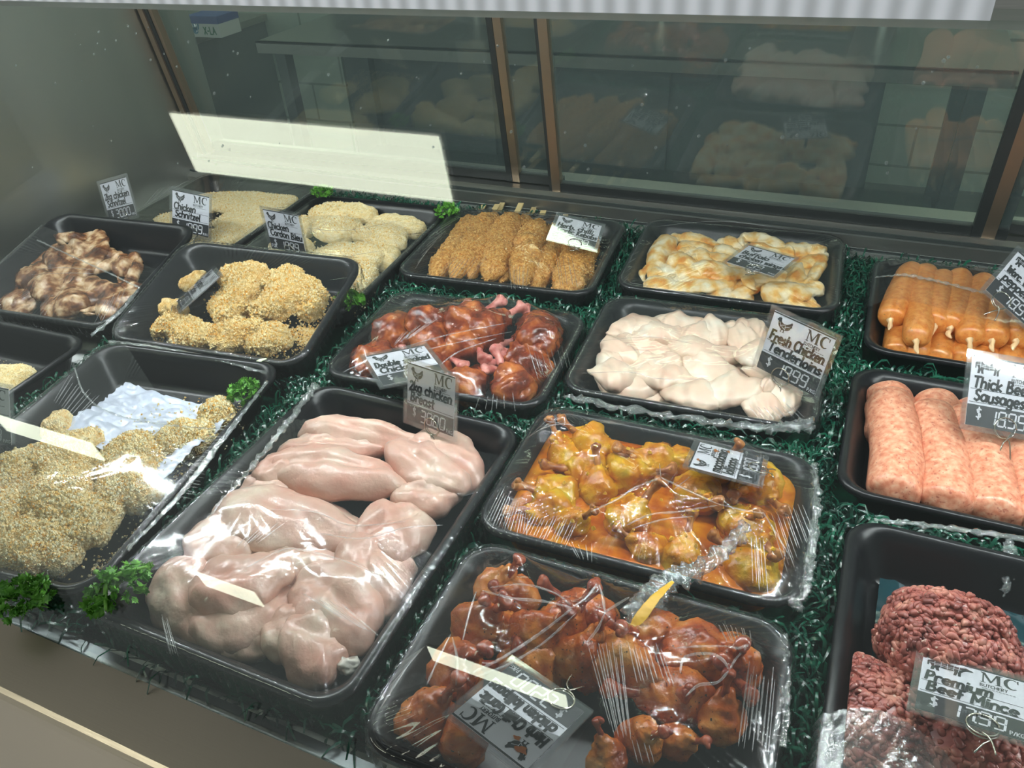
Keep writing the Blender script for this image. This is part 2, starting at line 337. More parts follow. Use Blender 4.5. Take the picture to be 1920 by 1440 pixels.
# bench behind the case
bench = empty('steel_bench', T4(-1.0, 2.9, -.85)); tag(bench, 'long stainless work bench on square legs behind the rear glass doors', 'bench')
BI = T4(1.0, -2.9, .85)
def bpart(name, VF, m): return obj(name, mesh(name, VF[0], VF[1], m, False), BI, bench)
bpart('bench_top', merge([box(-2.40, .36, 2.72, 3.40, -.006, 0), box(-2.40, .36, 2.72, 2.74, -.045, 0)]), 'steel')
for x in (-2.30, .27):
    for y in (2.76, 3.35): bpart('leg', box(x - .025, x + .025, y - .025, y + .025, -.85, -.006), 'steel_dark')
bpart('under_shelf', box(-2.30, .27, 2.80, 3.35, -.66, -.63), 'steel_dark')
fr = empty('cold_cabinet', T4(-1.0, 3.6, -.85)); tag(fr, 'tall dark cold-room cabinet against the block wall behind the bench', 'cabinet')
FI = T4(1.0, -3.6, .85)
obj('carcass', mesh('carcass', *box(-2.48, .02, 3.42, 3.95, -.85, 1.3), 'cabinet_dark', False), FI, fr)
for x0, x1 in ((-2.47, -1.66), (-1.64, -.82), (-.80, .01)):
    dd = obj('cabinet_door', mesh('cabinet_door', *box(x0, x1, 3.40, 3.42, -.80, 1.25), 'cabinet_dark', False), FI, fr)
    obj('handle', mesh('handle', *box(x1 - .05, x1 - .03, 3.375, 3.40, -.1, .2), 'steel', False), None, dd)
sc_ = empty('side_counter', T4(-3.6, 3.0, -.85)); tag(sc_, 'dark grey side counter under the glove box, beyond the steel end panel', 'counter')
SI = T4(3.6, -3.0, .85)
obj('counter_top', mesh('counter_top', *box(-4.6, -2.93, 2.75, 3.6, -.075, -.045), 'steel', False), SI, sc_)
obj('carcass', mesh('carcass', *box(-4.6, -2.95, 2.78, 3.6, -.85, -.075), 'cabinet_dark', False), SI, sc_)

# ------------------------------------------------------------------ trays
def rrect(w_, d_, r, n=7):
    pts = []
    for cx_, cy_, a0 in ((w_ / 2 - r, d_ / 2 - r, 0), (-w_ / 2 + r, d_ / 2 - r, 90), (-w_ / 2 + r, -d_ / 2 + r, 180), (w_ / 2 - r, -d_ / 2 + r, 270)):
        for i in range(n + 1):
            a = math.radians(a0 + 90 * i / n); pts.append((cx_ + r * math.cos(a), cy_ + r * math.sin(a)))
    return np.array(pts)
HR = .055
class Tray:
    def __init__(s, label, cx_, cy_, w_, d_, rot=0, z=0., tilt=0, roll=0):
        s.w, s.d = w_, d_
        s.M = T4(cx_, cy_, z + HR) @ R4('z', rot) @ R4('x', tilt) @ R4('y', roll) @ T4(0, 0, -HR); s.Mi = np.linalg.inv(s.M); s.items = []
        prof = [(.030, .0), (.012, .044), (.0015, .046), (0, .052), (.003, HR), (.008, HR - .001), (.013, HR - .006), (.017, HR - .012), (.030, .012), (.034, .007), (.042, .005)]
        Vs = []
        for ins, zz in prof:
            q = rrect(w_ - 2 * ins, d_ - 2 * ins, max(.036 - ins * .35, .01)); Vs.append(np.column_stack([q, np.full(len(q), zz)]))
        n = len(Vs[0]); k = len(prof); V = np.concatenate(Vs + [[[0, 0, .005], [0, 0, 0]]]); j = np.arange(n); jn = (j + 1) % n
        F = np.concatenate([np.column_stack([a * n + j, a * n + jn, (a + 1) * n + jn, (a + 1) * n + j]) for a in range(k - 1)])
        c = np.concatenate([np.column_stack([(k - 1) * n + j, (k - 1) * n + jn, np.full(n, k * n)]), np.column_stack([jn, j, np.full(n, k * n + 1)])])
        s.o = obj('meat_tray', mesh('meat_tray', V, [F, c], 'tray_plastic', True), s.M); tag(s.o, label, 'tray', 'black plastic trays set out in the case')
    def at(s, u, v, h):                             # tray-local point at height h above the tray's foot
        o = s.Mi[:3, :3] @ CAM + s.Mi[:3, 3]; d = s.Mi[:3, :3] @ ray(u, v); return o + d * (h - o[2]) / d[2]

TA = Tray('large black tray of raw chicken breasts at the front ledge', -.4845, .484, .316, .420, 0)
TB = Tray('black tray of dark smoked drumsticks behind the large raw breast tray', -.498, .845, .330, .246, 4)
TC = Tray('black tray of crumbed kebabs on sticks below the rear doors', -.545, 1.165, .350, .285, 5)
TD = Tray('black tray of buffalo wings below the rear doors, beside the kebabs', -.170, 1.222, .342, .268, 3)
TE_ = Tray('black tray heaped with pale tenderloins, behind the yellow lollipops', -.160, .926, .328, .262, 3)
TF = Tray('black tray of yellow macadamia lollipops in orange sauce', -.149, .636, .342, .230, 1.5)
TG = Tray('black tray of red-brown chilli lollipops at the front ledge', -.139, .383, .332, .245, 1)
TH = Tray('black tray of thin orange sausages in two layers', .214, 1.156, .335, .290, 0)
TI = Tray('black tray of thick pink beef sausages, without film', .205, .838, .332, .258, 0)
TJ = Tray('black tray of beef mince at the front ledge, half empty', .222, .468, .332, .412, 0)
TK = Tray('black tray of crumbed schnitzels with a plastic sheet, beside the raw breasts', -.832, .476, .312, .415, 7, .004, 2)
TL = Tray('tilted black tray of golden crumbed chicken pieces, propped on its neighbours', -.868, .803, .350, .238, 5, .036, 14)
TM = Tray('tilted black tray of dark glazed wings against the steel end panel', -1.230, .815, .330, .275, 5, .034, 12)
TN = Tray('black tray of pale crumbed pieces in front of the glazed wings', -1.215, .478, .320, .380, 2)
TO = Tray('black tray of flat crumbed schnitzels in the corner by the end panel', -1.225, 1.120, .320, .400, 2)
TP = Tray('black tray of cordon bleu parcels beside the kebabs', -.883, 1.070, .318, .430, 3)

# ------------------------------------------------------------------ food shapes (true size, length along x, centred)
def s_breast(L, W_, T_, seed, n=4):
    V, F = ico(n); x, y, z = V.T.copy(); r = np.random.default_rng(seed)
    wd = 1.05 - .42 * smooth(x, -.3, 1.0) + .10 * np.sin(x * 2.2 + r.uniform(-1, 1))
    V[:, 1] = y * wd + r.uniform(-.16, .16) * x ** 2
    V[:, 2] = np.where(z > 0, z * (1 - .22 * x), z * .75)
    cl = y - (r.uniform(-.25, .25) + r.uniform(-.3, .3) * x)
    V[:, 2] -= np.where(z > 0, r.uniform(.10, .30) * np.exp(-(cl / .13) ** 2) * smooth(np.abs(x), 1.0, .3), 0)
    V = V * (L / 2, W_ / 2, T_ / 2)
    V, _ = rough_up(V, F, T_ * .085, 16, seed, 2); V, _ = rough_up(V, F, T_ * .025, 45, seed + 5, 1)
    return V, F
def s_wing(L, W_, T_, seed, bend=.35):
    """a wing folded at its joint: round drumette, flat mid joint, curled tip and a web of skin between"""
    r = np.random.default_rng(seed); m_ = r.choice([-1, 1]); R = W_ * .5
    A = tube(np.array([(-.50, -.16, 0), (-.44, -.16, 0), (-.25, -.14, .01), (0, -.20, .01), (.28, -.24, 0), (.42, -.22, 0), (.46, -.2, 0)]) * L, np.array([.10, .50, .74, .60, .44, .46, .10]) * R, 34, 20, .92)
    B = tube(np.array([(.44, -.24, 0), (.40, -.18, 0), (.26, .0, .02), (.04, .16, .02), (-.16, .24, .01), (-.28, .27, 0), (-.33, .26, 0)]) * L, np.array([.10, .46, .58, .62, .54, .44, .08]) * R, 34, 20, .62)
    C_ = tube(np.array([(-.24, .26, 0), (-.36, .20, .01), (-.42, .08, .01), (-.40, .0, .0)]) * L, np.array([.36, .32, .24, .06]) * R, 18, 14, .6)
    D = ico(3); D = (D[0] * (.30 * L, .17 * L, .16 * T_ * 1.2) + (.02 * L, -.02 * L, -.002), D[1])
    parts = []
    for q, (V, F) in enumerate((A, B, C_, D)):
        V, _ = rough_up(V, F, R * .13, 26, seed + q, 3); V, _ = rough_up(V, F, R * .035, 95, seed + 3 + q, 1); V[:, 1] *= m_; parts.append((V, F if m_ > 0 else ([f[:, ::-1] for f in F] if isinstance(F, list) else F[:, ::-1])))
    V, F = merge(parts); V[:, 2] *= T_ / (W_ * .9); return V, F
def s_lolly_meat(L, seed):                          # a ball of meat pushed down one end of the bone; bone runs to +x
    R = L * .285; t = np.array([-.5, -.488, -.42, -.30, -.15, -.02, .08, .16, .20]) * L; rr = np.array([.03, .42, .82, 1.06, 1.02, .78, .50, .28, .08]) * R
    V, F = tube(np.column_stack([t, np.zeros(9), np.zeros(9)]), rr, 40, 24)
    V, _ = rough_up(V, F, R * .17, 24, seed, 2); V, _ = rough_up(V, F, R * .05, 85, seed + 2, 1); return V, F
def s_lolly_bone(L, seed):
    r = np.random.default_rng(seed); b = L * .047
    t = np.array([.0, .10, .20, .30, .38, .44, .482, .5]) * L; rr = np.array([1.6, 1.3, 1.05, 1.0, 1.3, 1.8, 1.5, .1]) * b
    A = tube(np.column_stack([t, np.zeros(8), np.zeros(8)]), rr, 26, 14)
    kn = ico(2); s = r.choice([-1, 1]); K = (kn[0] * (.052 * L, .062 * L, .05 * L) + (.455 * L, s * .055 * L, 0), kn[1])
    V, F = merge([A, K]); V, _ = rough_up(V, F, b * .22, 60, seed, 1); return V, F
def s_kebab(L, W_, T_, seed):
    t = np.linspace(-.5, .5, 9) * L; rr = np.array([.08, .66, .92, 1.0, .95, 1.02, .96, .70, .08]) * W_ / 2
    V, F = tube(np.column_stack([t, np.sin(t * 30 + seed) * .003, np.zeros(9)]), rr, 110, 46, T_ / W_)
    V, N = rough_up(V, F, W_ * .07, 30, seed, 2); r = np.random.default_rng(seed)
    V = V + N * (np.abs(r.normal(size=len(V))) * .0009 - .0002)[:, None]; return V, F
def s_sausage(L, W_, seed, bend=.0, taper=.5):
    t = np.array([-.5, -.492, -.46, -.40, -.25, 0, .25, .40, .46, .492, .5]); rr = np.array([.05, taper * .62, .80, .96, 1, 1.01, 1, .96, .80, taper * .62, .05]) * W_ / 2
    y = bend * L * (.25 - t ** 2 * 1.0) * 2
    V, F = tube(np.column_stack([t * L, y - y.mean(), 0 * t]), rr, 60, 28); V, _ = rough_up(V, F, W_ * .018, 22, seed, 2); return V, F
def s_knot(L, W_, seed):
    r = np.random.default_rng(seed); e = []
    for s in (1, -1):
        a = np.array([s * .49 * L, 0, 0]); e.append(tube([a, a + (s * .004, .001, -.001), a + (s * .009, r.uniform(-.004, .004), -.003), a + (s * .014, r.uniform(-.006, .006), -.005)], [W_ * .14, W_ * .07, W_ * .09, W_ * .03], 10, 8))
    return merge(e)
def s_crumbed(L, W_, T_, seed, n=6, grain=.0010, lump=.10):
    V, F = ico(n); r = np.random.default_rng(seed); a = np.arctan2(V[:, 1], V[:, 0])
    rad = 1 + .13 * np.sin(2 * a + r.uniform(0, 6)) + .08 * np.sin(3 * a + r.uniform(0, 6)) + .05 * np.sin(5 * a + r.uniform(0, 6))
    V[:, :2] *= rad[:, None]; V[:, 2] = np.sign(V[:, 2]) * np.abs(V[:, 2]) ** .75
    V = V * (L / 2.2, W_ / 2.2, T_ / 2); V, N = rough_up(V, F, T_ * lump, 24, seed, 3)
    V = V + N * ((r.random(len(V)) ** 2) * grain * 2 - grain * .4)[:, None]; return V, F
def s_tender(L, W_, T_, seed):
    r = np.random.default_rng(seed); x = np.linspace(-.5, .5, 8) * L; y = np.sin(np.linspace(0, 3.1, 8) + r.uniform(-.6, .6)) * .10 * L * r.choice([-1, 1])
    V, F = tube(np.column_stack([x, y, np.zeros(8)]), np.array([.08, .55, .95, 1.05, .95, .75, .5, .07]) * W_ / 2, 44, 24, T_ / W_)
    V, _ = rough_up(V, F, W_ * .075, 20, seed, 2); V, _ = rough_up(V, F, W_ * .02, 60, seed + 1, 1); return V, F

def frame(p0, p1, roll=0):
    x = p1 - p0; L = np.linalg.norm(x); x = x / L; up = np.array([0, 0, 1.]) if abs(x[2]) < .93 else np.array([0, 1., 0])
    y = np.cross(up, x); y /= np.linalg.norm(y); z = np.cross(x, y); m = np.eye(4); m[:3, 0], m[:3, 1], m[:3, 2], m[:3, 3] = x, y, z, (p0 + p1) / 2
    return m @ R4('x', roll), L
class Kind:
    """a few models of one food; each further piece is a scaled and turned copy of one of them, with copies of its parts"""
    def __init__(s, name, cat, group, dims, build, variants):
        s.name, s.cat, s.group, s.dims = name, cat, group, dims
        s.me = [[(n, mesh(n, V, F, m, sm)) for n, (V, F), m, sm in build(i)] for i in range(variants)]; s.k = 0
    def put(s, tray, p0, p1, dims, label, roll=0, uniform=False, var=None):
        m, L = frame(p0, p1, roll); i = s.k % len(s.me) if var is None else var; s.k += 1
        sc = np.array([L / s.dims[0]] * 3) if uniform else np.array([L / s.dims[0], dims[0] / s.dims[1], dims[1] / s.dims[2]])
        Ml = m @ np.diag([*sc, 1]); lo, hi = np.full(3, 9.), np.full(3, -9.)
        for n, me in s.me[i]:
            if n == 'stick': continue
            co = np.empty(len(me.vertices) * 3, np.float32); me.vertices.foreach_get('co', co); q = co.reshape(-1, 3) @ Ml[:3, :3].T + Ml[:3, 3]; lo = np.minimum(lo, q.min(0)); hi = np.maximum(hi, q.max(0))
        for ax, lim in ((0, tray.w / 2 - (.021 if lo[2] < .03 else .014)), (1, tray.d / 2 - (.021 if lo[2] < .03 else .014))):
            if lo[ax] < -lim and hi[ax] < lim: Ml[ax, 3] += min(-lim - lo[ax], lim - hi[ax], .05)
            elif hi[ax] > lim and lo[ax] > -lim: Ml[ax, 3] -= min(hi[ax] - lim, lim + lo[ax], .05)
        if lo[2] < .0055: Ml[2, 3] += .0055 - lo[2]
        M = tray.M @ Ml; root = obj(s.name, s.me[i][0][1], M); tag(root, label, s.cat, s.group); tray.items.append(root)
        for n, me in s.me[i][1:]: c = obj(n, me, None, root); tray.items.append(c)
        return root
ORD = ['first', 'second', 'third', 'fourth', 'fifth', 'sixth', 'seventh', 'eighth', 'ninth']

def heights(tray, objs, cell, pad=.0):
    """top surface of what lies in a tray, on a grid in the tray's own frame"""
    nx, ny = int(round(tray.w / cell)) + 1, int(round(tray.d / cell)) + 1; H = np.full((nx, ny), -1.0)
    for o in objs:
        me = o.data; co = np.empty(len(me.vertices) * 3, np.float32); me.vertices.foreach_get('co', co); co = co.reshape(-1, 3)
        m = tray.Mi @ WM[o.name]; q = co @ m[:3, :3].T + m[:3, 3]
        i = np.round((q[:, 0] + tray.w / 2) / cell).astype(int); j = np.round((q[:, 1] + tray.d / 2) / cell).astype(int)
        ok = (i >= 0) & (i < nx) & (j >= 0) & (j < ny); np.maximum.at(H, (i[ok], j[ok]), q[ok, 2])
    return H
def bilerp(H, qx, qy):
    nx, ny = H.shape; x = np.clip(qx, 0, nx - 1.001); y = np.clip(qy, 0, ny - 1.001); i = x.astype(int); j = y.astype(int); a = x - i; b = y - j
    return H[i, j] * (1 - a) * (1 - b) + H[i + 1, j] * a * (1 - b) + H[i, j + 1] * (1 - a) * b + H[i + 1, j + 1] * a * b

def film(tray, seed, keep=None, pleat=.0013, skirt=True, label=None, peaks=True, tension=.00012, m='film', sides=(1, 1, 1, 1)):
    """cling film stretched over a tray: a membrane held at the rim and pushed up by the contents, with pleats at the rim and around the peaks"""
    cell = .004; Hh = heights(tray, tray.items, cell); w_, d_ = tray.w, tray.d; nx, ny = Hh.shape
    X, Y = np.meshgrid(np.linspace(-w_ / 2, w_ / 2, nx), np.linspace(-d_ / 2, d_ / 2, ny), indexing='ij')
    def rimdist(X, Y, ins=.003):
        a, b, r = w_ / 2 - ins, d_ / 2 - ins, .034; qx = np.abs(X) - a + r; qy = np.abs(Y) - b + r
        return -(np.hypot(np.maximum(qx, 0), np.maximum(qy, 0)) + np.minimum(np.maximum(qx, qy), 0) - r)
    D = rimdist(X, Y); inside = D > .004; Z = np.full(Hh.shape, HR + .001); Ob = np.where(Hh > 0, Hh + .0014, -1)
    for it in range(420):
        A = Z.copy(); A[1:-1, 1:-1] = .25 * (Z[2:, 1:-1] + Z[:-2, 1:-1] + Z[1:-1, 2:] + Z[1:-1, :-2]); A = np.maximum(A, Ob); Z = np.where(inside, A, HR + .001)
    for it in range(3):
        Zs = Z.copy(); Zs[1:-1, 1:-1] = .4 * Z[1:-1, 1:-1] + .15 * (Z[2:, 1:-1] + Z[:-2, 1:-1] + Z[1:-1, 2:] + Z[1:-1, :-2]); Z = np.where(inside, np.maximum(Zs, Ob - .0012), Z)
    f = .0017; mx, my = int(w_ / f), int(d_ / f); gx = np.linspace(-w_ / 2, w_ / 2, mx); gy = np.linspace(-d_ / 2, d_ / 2, my); FX, FY = np.meshgrid(gx, gy, indexing='ij')
    FZ = bilerp(Z, (FX + w_ / 2) / cell, (FY + d_ / 2) / cell); FD = rimdist(FX, FY); pts = np.column_stack([FX.ravel(), FY.ravel()])
    an = np.arctan2(FY / d_, FX / w_).ravel(); per = an * (w_ + d_) * .5; fl = (nz(np.column_stack([an * 2.2, an * 0]), 1.0, seed, 3) > .10) * 1.0
    amp = pleat * np.exp(-np.maximum(FD, 0).ravel() / .055) * np.clip(nz(np.column_stack([np.cos(an), np.sin(an)]), 1.6, seed + 1, 2) * 1.6 + .35, 0, 1.6)
    wob = nz(pts, 9, seed + 2, 2)
    Wr = amp * 1.25 * (1 - np.abs(np.sin(per * 3.1416 / .0145 + wob * 1.3)) ** .7) * 2.0 * (.6 + .4 * nz(np.column_stack([np.cos(an), np.sin(an)]), 9, seed + 9, 1))
    if peaks:                                        # pleats radiating from the points that push the film up
        pk = [(Z[i, j], X[i, j], Y[i, j]) for i in range(4, nx - 4) for j in range(4, ny - 4) if Z[i, j] > HR + .009 and Z[i, j] >= Z[i - 4:i + 5, j - 4:j + 5].max() - 1e-6]
        pk.sort(reverse=True)
        for n_, (zz, px_, py_) in enumerate(pk[:16]):
            dx, dy = FX.ravel() - px_, FY.ravel() - py_; r = np.hypot(dx, dy); th = np.arctan2(dy, dx)
            Wr += .0010 * np.exp(-r / .032) * smooth(r, .004, .014) * np.sin(th * (13 + n_ % 5) + n_ + wob) * np.clip(np.sin(th * 2 + n_ * 1.7) + .4, 0, 1)
    Wr += tension * nz(pts @ np.array([[math.cos(seed), -math.sin(seed)], [math.sin(seed), math.cos(seed)]]) * (1, .25), 34, seed + 4, 2) + tension * 1.2 * nz(pts, 11, seed + 6, 2)
    FZ = FZ + (np.abs(Wr) * .6 + Wr * .4).reshape(FZ.shape) * smooth(FD, .0, .006)
    idx = np.arange(mx * my).reshape(mx, my); ok = FD > 0
    if keep is not None: ok &= keep(FX, FY)
    cellok = ok[:-1, :-1] & ok[1:, :-1] & ok[1:, 1:] & ok[:-1, 1:]
    Q = np.column_stack([idx[:-1, :-1][cellok], idx[1:, :-1][cellok], idx[1:, 1:][cellok], idx[:-1, 1:][cellok]])
    used = np.unique(Q); re = np.full(mx * my, -1); re[used] = np.arange(len(used)); V = np.column_stack([FX.ravel(), FY.ravel(), FZ.ravel()])[used]
    parts = [(V, re[Q])]
    if skirt:
        q = rrect(w_, d_, .036, 10); q = np.vstack([q, q[:1]]); sl = np.r_[0, np.cumsum(np.hypot(*np.diff(q, axis=0).T))]; n = int(sl[-1] / .0025); s_ = np.linspace(0, sl[-1], n)
        qx, qy = np.interp(s_, sl, q[:, 0]), np.interp(s_, sl, q[:, 1]); tx, ty_ = np.gradient(qx), np.gradient(qy); ll = np.hypot(tx, ty_) + 1e-9; nxn, nyn = ty_ / ll, -tx / ll
        rr = np.random.default_rng(seed); wv = np.sin(s_ * 6.283 / .011 + 2 * np.sin(s_ * 40)); rows = []
        for zz, off, am in ((HR + .0014, -.006, .0), (HR + .0024, -.001, .0003), (HR - .004, .0022, .0008), (HR - .014, .002, .0018), (HR - .024, .000, .0026)):
            o = off + am * (wv + rr.normal(size=n) * .5) + am * .6; rows.append(np.column_stack([qx + nxn * o, qy + nyn * o, np.full(n, zz) + am * rr.normal(size=n) * .5]))
        VV = np.concatenate(rows); j = np.arange(n - 1); keepj = np.ones(n - 1, bool)
        if keep is not None: keepj = keep(qx[:-1] * .97, qy[:-1] * .97)
        j = j[keepj]; FF = np.concatenate([np.column_stack([a * n + j, a * n + j + 1, (a + 1) * n + j + 1, (a + 1) * n + j]) for a in range(4)]); parts.append((VV, FF))
    V, F = merge(parts); o = obj('cling_film', mesh('cling_film', V, F, m, True), None, tray.o)
    tray.Z = Z; return o

def scatter(name, tray, n, region, label, m, size, cat='crumbs', seed=1, onto=True, flat=1.):
    """many loose bits lying on whatever is in the tray"""
    r = np.random.default_rng(seed); cell = .003; Hh = heights(tray, tray.items, cell); Hh = np.where(Hh < 0, .0065, Hh)
    q = region(r, n); h = bilerp(Hh, (q[:, 0] + tray.w / 2) / cell, (q[:, 1] + tray.d / 2) / cell)
    keepq = ~((h < .0075) & ((np.abs(q[:, 0]) > tray.w / 2 - .043) | (np.abs(q[:, 1]) > tray.d / 2 - .043))); q, h = q[keepq], h[keepq]
    B, Fb = (np.array([[1, 0, 0], [-1, 0, 0], [0, 1, 0], [0, -1, 0], [0, 0, 1], [0, 0, -1]], float), np.array([[0, 2, 4], [2, 1, 4], [1, 3, 4], [3, 0, 4], [2, 0, 5], [1, 2, 5], [3, 1, 5], [0, 3, 5]]))
    n = len(q); s = size * (.5 + r.random(n) ** 2 * 1.5)
    V = B[None] * (s[:, None, None] * r.uniform(.6, 1.3, (n, 6, 1))); a = r.uniform(0, 6.28, n); c_, s_ = np.cos(a), np.sin(a)
    x = V[..., 0] * c_[:, None] - V[..., 1] * s_[:, None]; y = V[..., 0] * s_[:, None] + V[..., 1] * c_[:, None]; V = np.stack([x, y, V[..., 2] * flat], -1)
    V[..., 0] += q[:, :1]; V[..., 1] += q[:, 1:2]; V[..., 2] += (h + s * .35 * flat)[:, None]
    F = (Fb[None] + (np.arange(n) * 6)[:, None, None]).reshape(-1, 3)
    o = obj(name, mesh(name, V.reshape(-1, 3), F, m, False), tray.M); tag(o, label, cat, None, 'stuff'); return o
def rect_region(x0, x1, y0, y1, power=1.):
    return lambda r, n: np.column_stack([x0 + (x1 - x0) * r.random(n), y0 + (y1 - y0) * r.random(n)])

# ------------------------------------------------------------------ what lies in the trays
def seg(k, tr, a, b, h0, h1, dims, label, **kw):
    return k.put(tr, tr.at(a[0], a[1], h0), tr.at(b[0], b[1], h1), dims, label, **kw)
# raw breasts
BR = Kind('chicken_breast', 'chicken breast', 'raw chicken breasts', (.15, .09, .045), lambda i: [('chicken_breast', s_breast(.15, .09, .045, 11 + i), 'raw_chicken', True)], 7)
for a, b, h, W_, Tk, rl, lab in [
    ((560, 812), (790, 838), .046, .062, .050, 8, 'raw chicken breast at the back corner, topped by a pale membrane'),
    ((508, 852), (725, 842), .044, .058, .045, -8, 'long raw breast lying second from the back wall of the tray'),
    ((428, 905), (552, 842), .042, .060, .050, 10, 'plump rounded raw breast against the tray side facing the crumbed schnitzels'),
    ((505, 872), (768, 915), .052, .072, .046, 0, 'long smooth raw breast across the middle, below the price card'),
    ((722, 842), (880, 925), .048, .066, .044, 6, 'raw breast slanting down from beneath the wire of the price card'),
    ((815, 812), (945, 900), .040, .088, .046, 10, 'raw breast at the back corner nearest the yellow lollipops'),
    ((435, 922), (556, 905), .042, .050, .036, 0, 'small reddish raw breast piece tucked behind the widest slab'),
    ((408, 945), (672, 1015), .054, .098, .040, -4, 'widest flat raw breast slab in the middle of the tray'),
    ((335, 968), (440, 940), .040, .050, .036, 5, 'small raw breast end with a white fat edge at the tray side'),
    ((285, 1030), (448, 985), .044, .086, .048, 8, 'squarish raw breast between the widest slab and the parsley sprig'),
    ((660, 1020), (820, 985), .046, .088, .044, 0, 'raw breast with a ragged end at the side facing the yellow lollipops'),
    ((730, 945), (872, 925), .040, .060, .040, 5, 'dark pink raw breast partly hidden in a gap beside the tray wall'),
    ((700, 1010), (735, 1165), .042, .088, .044, -10, 'raw breast with white fat along the side facing the red lollipops'),
    ((480, 1075), (665, 1035), .040, .066, .040, 0, 'greyish translucent raw breast sunk between the slab and the front pieces'),
    ((272, 1050), (338, 1190), .040, .082, .046, 10, 'raw breast standing right beside the parsley sprig'),
    ((352, 1128), (556, 1068), .055, .088, .046, -5, 'big domed raw breast highest in the front half of the tray'),
    ((345, 1205), (560, 1130), .038, .080, .044, 0, 'folded raw breast with a curled tip over the front tray rim'),
    ((592, 1075), (705, 1230), .045, .090, .044, 6, 'raw breast lying lengthwise at the front side facing the red lollipops'),
    ((478, 1265), (646, 1262), .040, .092, .050, 0, 'round glossy raw breast at the front corner of the tray'),
    ((368, 1185), (462, 1272), .036, .056, .040, 0, 'narrow raw breast pointing down over the front rim'),
    ((495, 1175), (645, 1205), .040, .062, .040, 0, 'raw breast squeezed behind the round glossy front piece'),
    ((545, 980), (700, 1060), .022, .09, .03, 0, 'raw breast at the bottom, seen only through the gap behind the domed piece'),
]:
    seg(BR, TA, a, b, h - .010, h - .012, (W_ * 1.05, Tk * 1.12), lab, roll=rl)
def s_fat():
    V, F = ico(4); V = V * (.015, .012, .010); V, _ = rough_up(V, F, .0035, 60, 61, 3); return V, F
FT = Kind('fat_nub', 'fat', None, (.03, .024, .02), lambda i: [('fat_nub', s_fat(), 'fat', True)], 1)
seg(FT, TA, (640, 1246), (686, 1258), .030, .030, (.020, .018), 'small white nub of fat at the front corner of the raw breasts')

# smoked drumsticks: meat + pink bone end
def drum(i, mm, bm_): return [('drumstick', s_lolly_meat(.11, 80 + i), mm, True), ('bone', s_lolly_bone(.11, 90 + i), bm_, True)]
DR = Kind('chicken_drumstick', 'drumstick', 'smoked drumsticks', (.11, .06, .06), lambda i: drum(i, 'smoked', 'bone_pink'), 4)
for a, b, h0, h1, lab in [
    ((716, 612), (752, 672), .052, .050, 'dark charred round drumstick nearest the green plastic grass at the back'),
    ((800, 612), (884, 566), .070, .085, 'drumstick at the back with its pink bone end up, first from the end panel'),
    ((850, 622), (945, 560), .074, .090, 'orange drumstick along the top of the heap, pink bone pointing at the kebabs'),
    ((912, 618), (984, 570), .074, .088, 'glossy red drumstick at the top of the heap under a film ridge'),
    ((1012, 632), (990, 576), .068, .078, 'bright orange drumstick near the tenderloins, its bone at the back'),
    ((1066, 610), (975, 640), .050, .055, 'brown drumstick lying against the tray wall facing the tenderloins'),
    ((690, 690), (760, 640), .040, .046, 'dark drumstick behind the fallen double-line price card'),
    ((840, 668), (790, 700), .058, .050, 'drumstick in the middle whose bone stands behind the upright price card'),
    ((800, 640), (872, 690), .062, .060, 'drumstick leaning into the centre with a pink hooked bone end'),
    ((890, 640), (908, 675), .066, .072, 'short drumstick with a pale split bone in the very centre'),
    ((950, 690), (935, 655), .056, .072, 'drumstick with an upright pink bone in front of the orange one'),
    ((1035, 672), (955, 692), .052, .058, 'ridged brown drumstick beside the tenderloins with bone to the middle'),
    ((1005, 708), (965, 705), .046, .056, 'shiny red drumstick at the front corner by the tenderloins'),
    ((880, 745), (925, 708), .042, .054, 'dark drumstick at the front wall with a notched pink bone'),
    ((960, 748), (948, 702), .038, .055, 'small dark drumstick at the front rim below the notched bones'),
    ((780, 745), (870, 690), .036, .050, 'drumstick at the front wall half hidden by the upright price card'),
]:
    p0, p1 = TB.at(*a, h0), TB.at(*b, h1); L = np.linalg.norm(p1 - p0); d = (p1 - p0) / L; L2 = min(max(L * 1.1, .108), .135); p0 = p1 - d * L2
    p0[2] = max(p0[2], .026)
    DR.put(TB, p0, p1, None, lab, uniform=True)

# kebabs on flat wooden sticks
def keb(i):
    V, F = s_kebab(.20, .040, .036, 130 + i); st = box(.085, .135, -.004, .004, -.0012, .0012)
    return [('kebab', (V, F), 'kebab_crumb', True), ('stick', st, 'wood_stick', False)]
KB = Kind('chicken_kebab', 'kebab', 'crumbed kebabs', (.20, .040, .036), keb, 4)
for a, b, h, W_, lab in [
    ((808, 505), (884, 392), .052, .058, 'crumbed kebab nearest the end panel in the kebab tray'), ((862, 508), (932, 390), .060, .060, 'second crumbed kebab counted from the end panel'),
    ((918, 516), (975, 392), .064, .060, 'third crumbed kebab, in the middle of the top layer'), ((985, 512), (1026, 395), .062, .060, 'fourth crumbed kebab, last of the top layer before the price card'),
    ((1018, 524), (1066, 405), .044, .054, 'crumbed kebab of the lower layer beneath the price card'), ((1062, 534), (1104, 420), .038, .054, 'short crumbed kebab of the lower layer below the price card wire'),
    ((1106, 536), (1150, 428), .044, .056, 'crumbed kebab at the tray side facing the buffalo wings'), ((895, 520), (950, 400), .030, .056, 'crumbed kebab of the bottom layer under the second and third'),
    ((840, 515), (905, 400), .028, .056, 'crumbed kebab of the bottom layer nearest the cordon bleu tray'), ((960, 522), (1010, 400), .030, .056, 'crumbed kebab of the bottom layer under the fourth')]:
    seg(KB, TC, a, b, h - .018, h - .014, (W_ * .92, .046), lab)

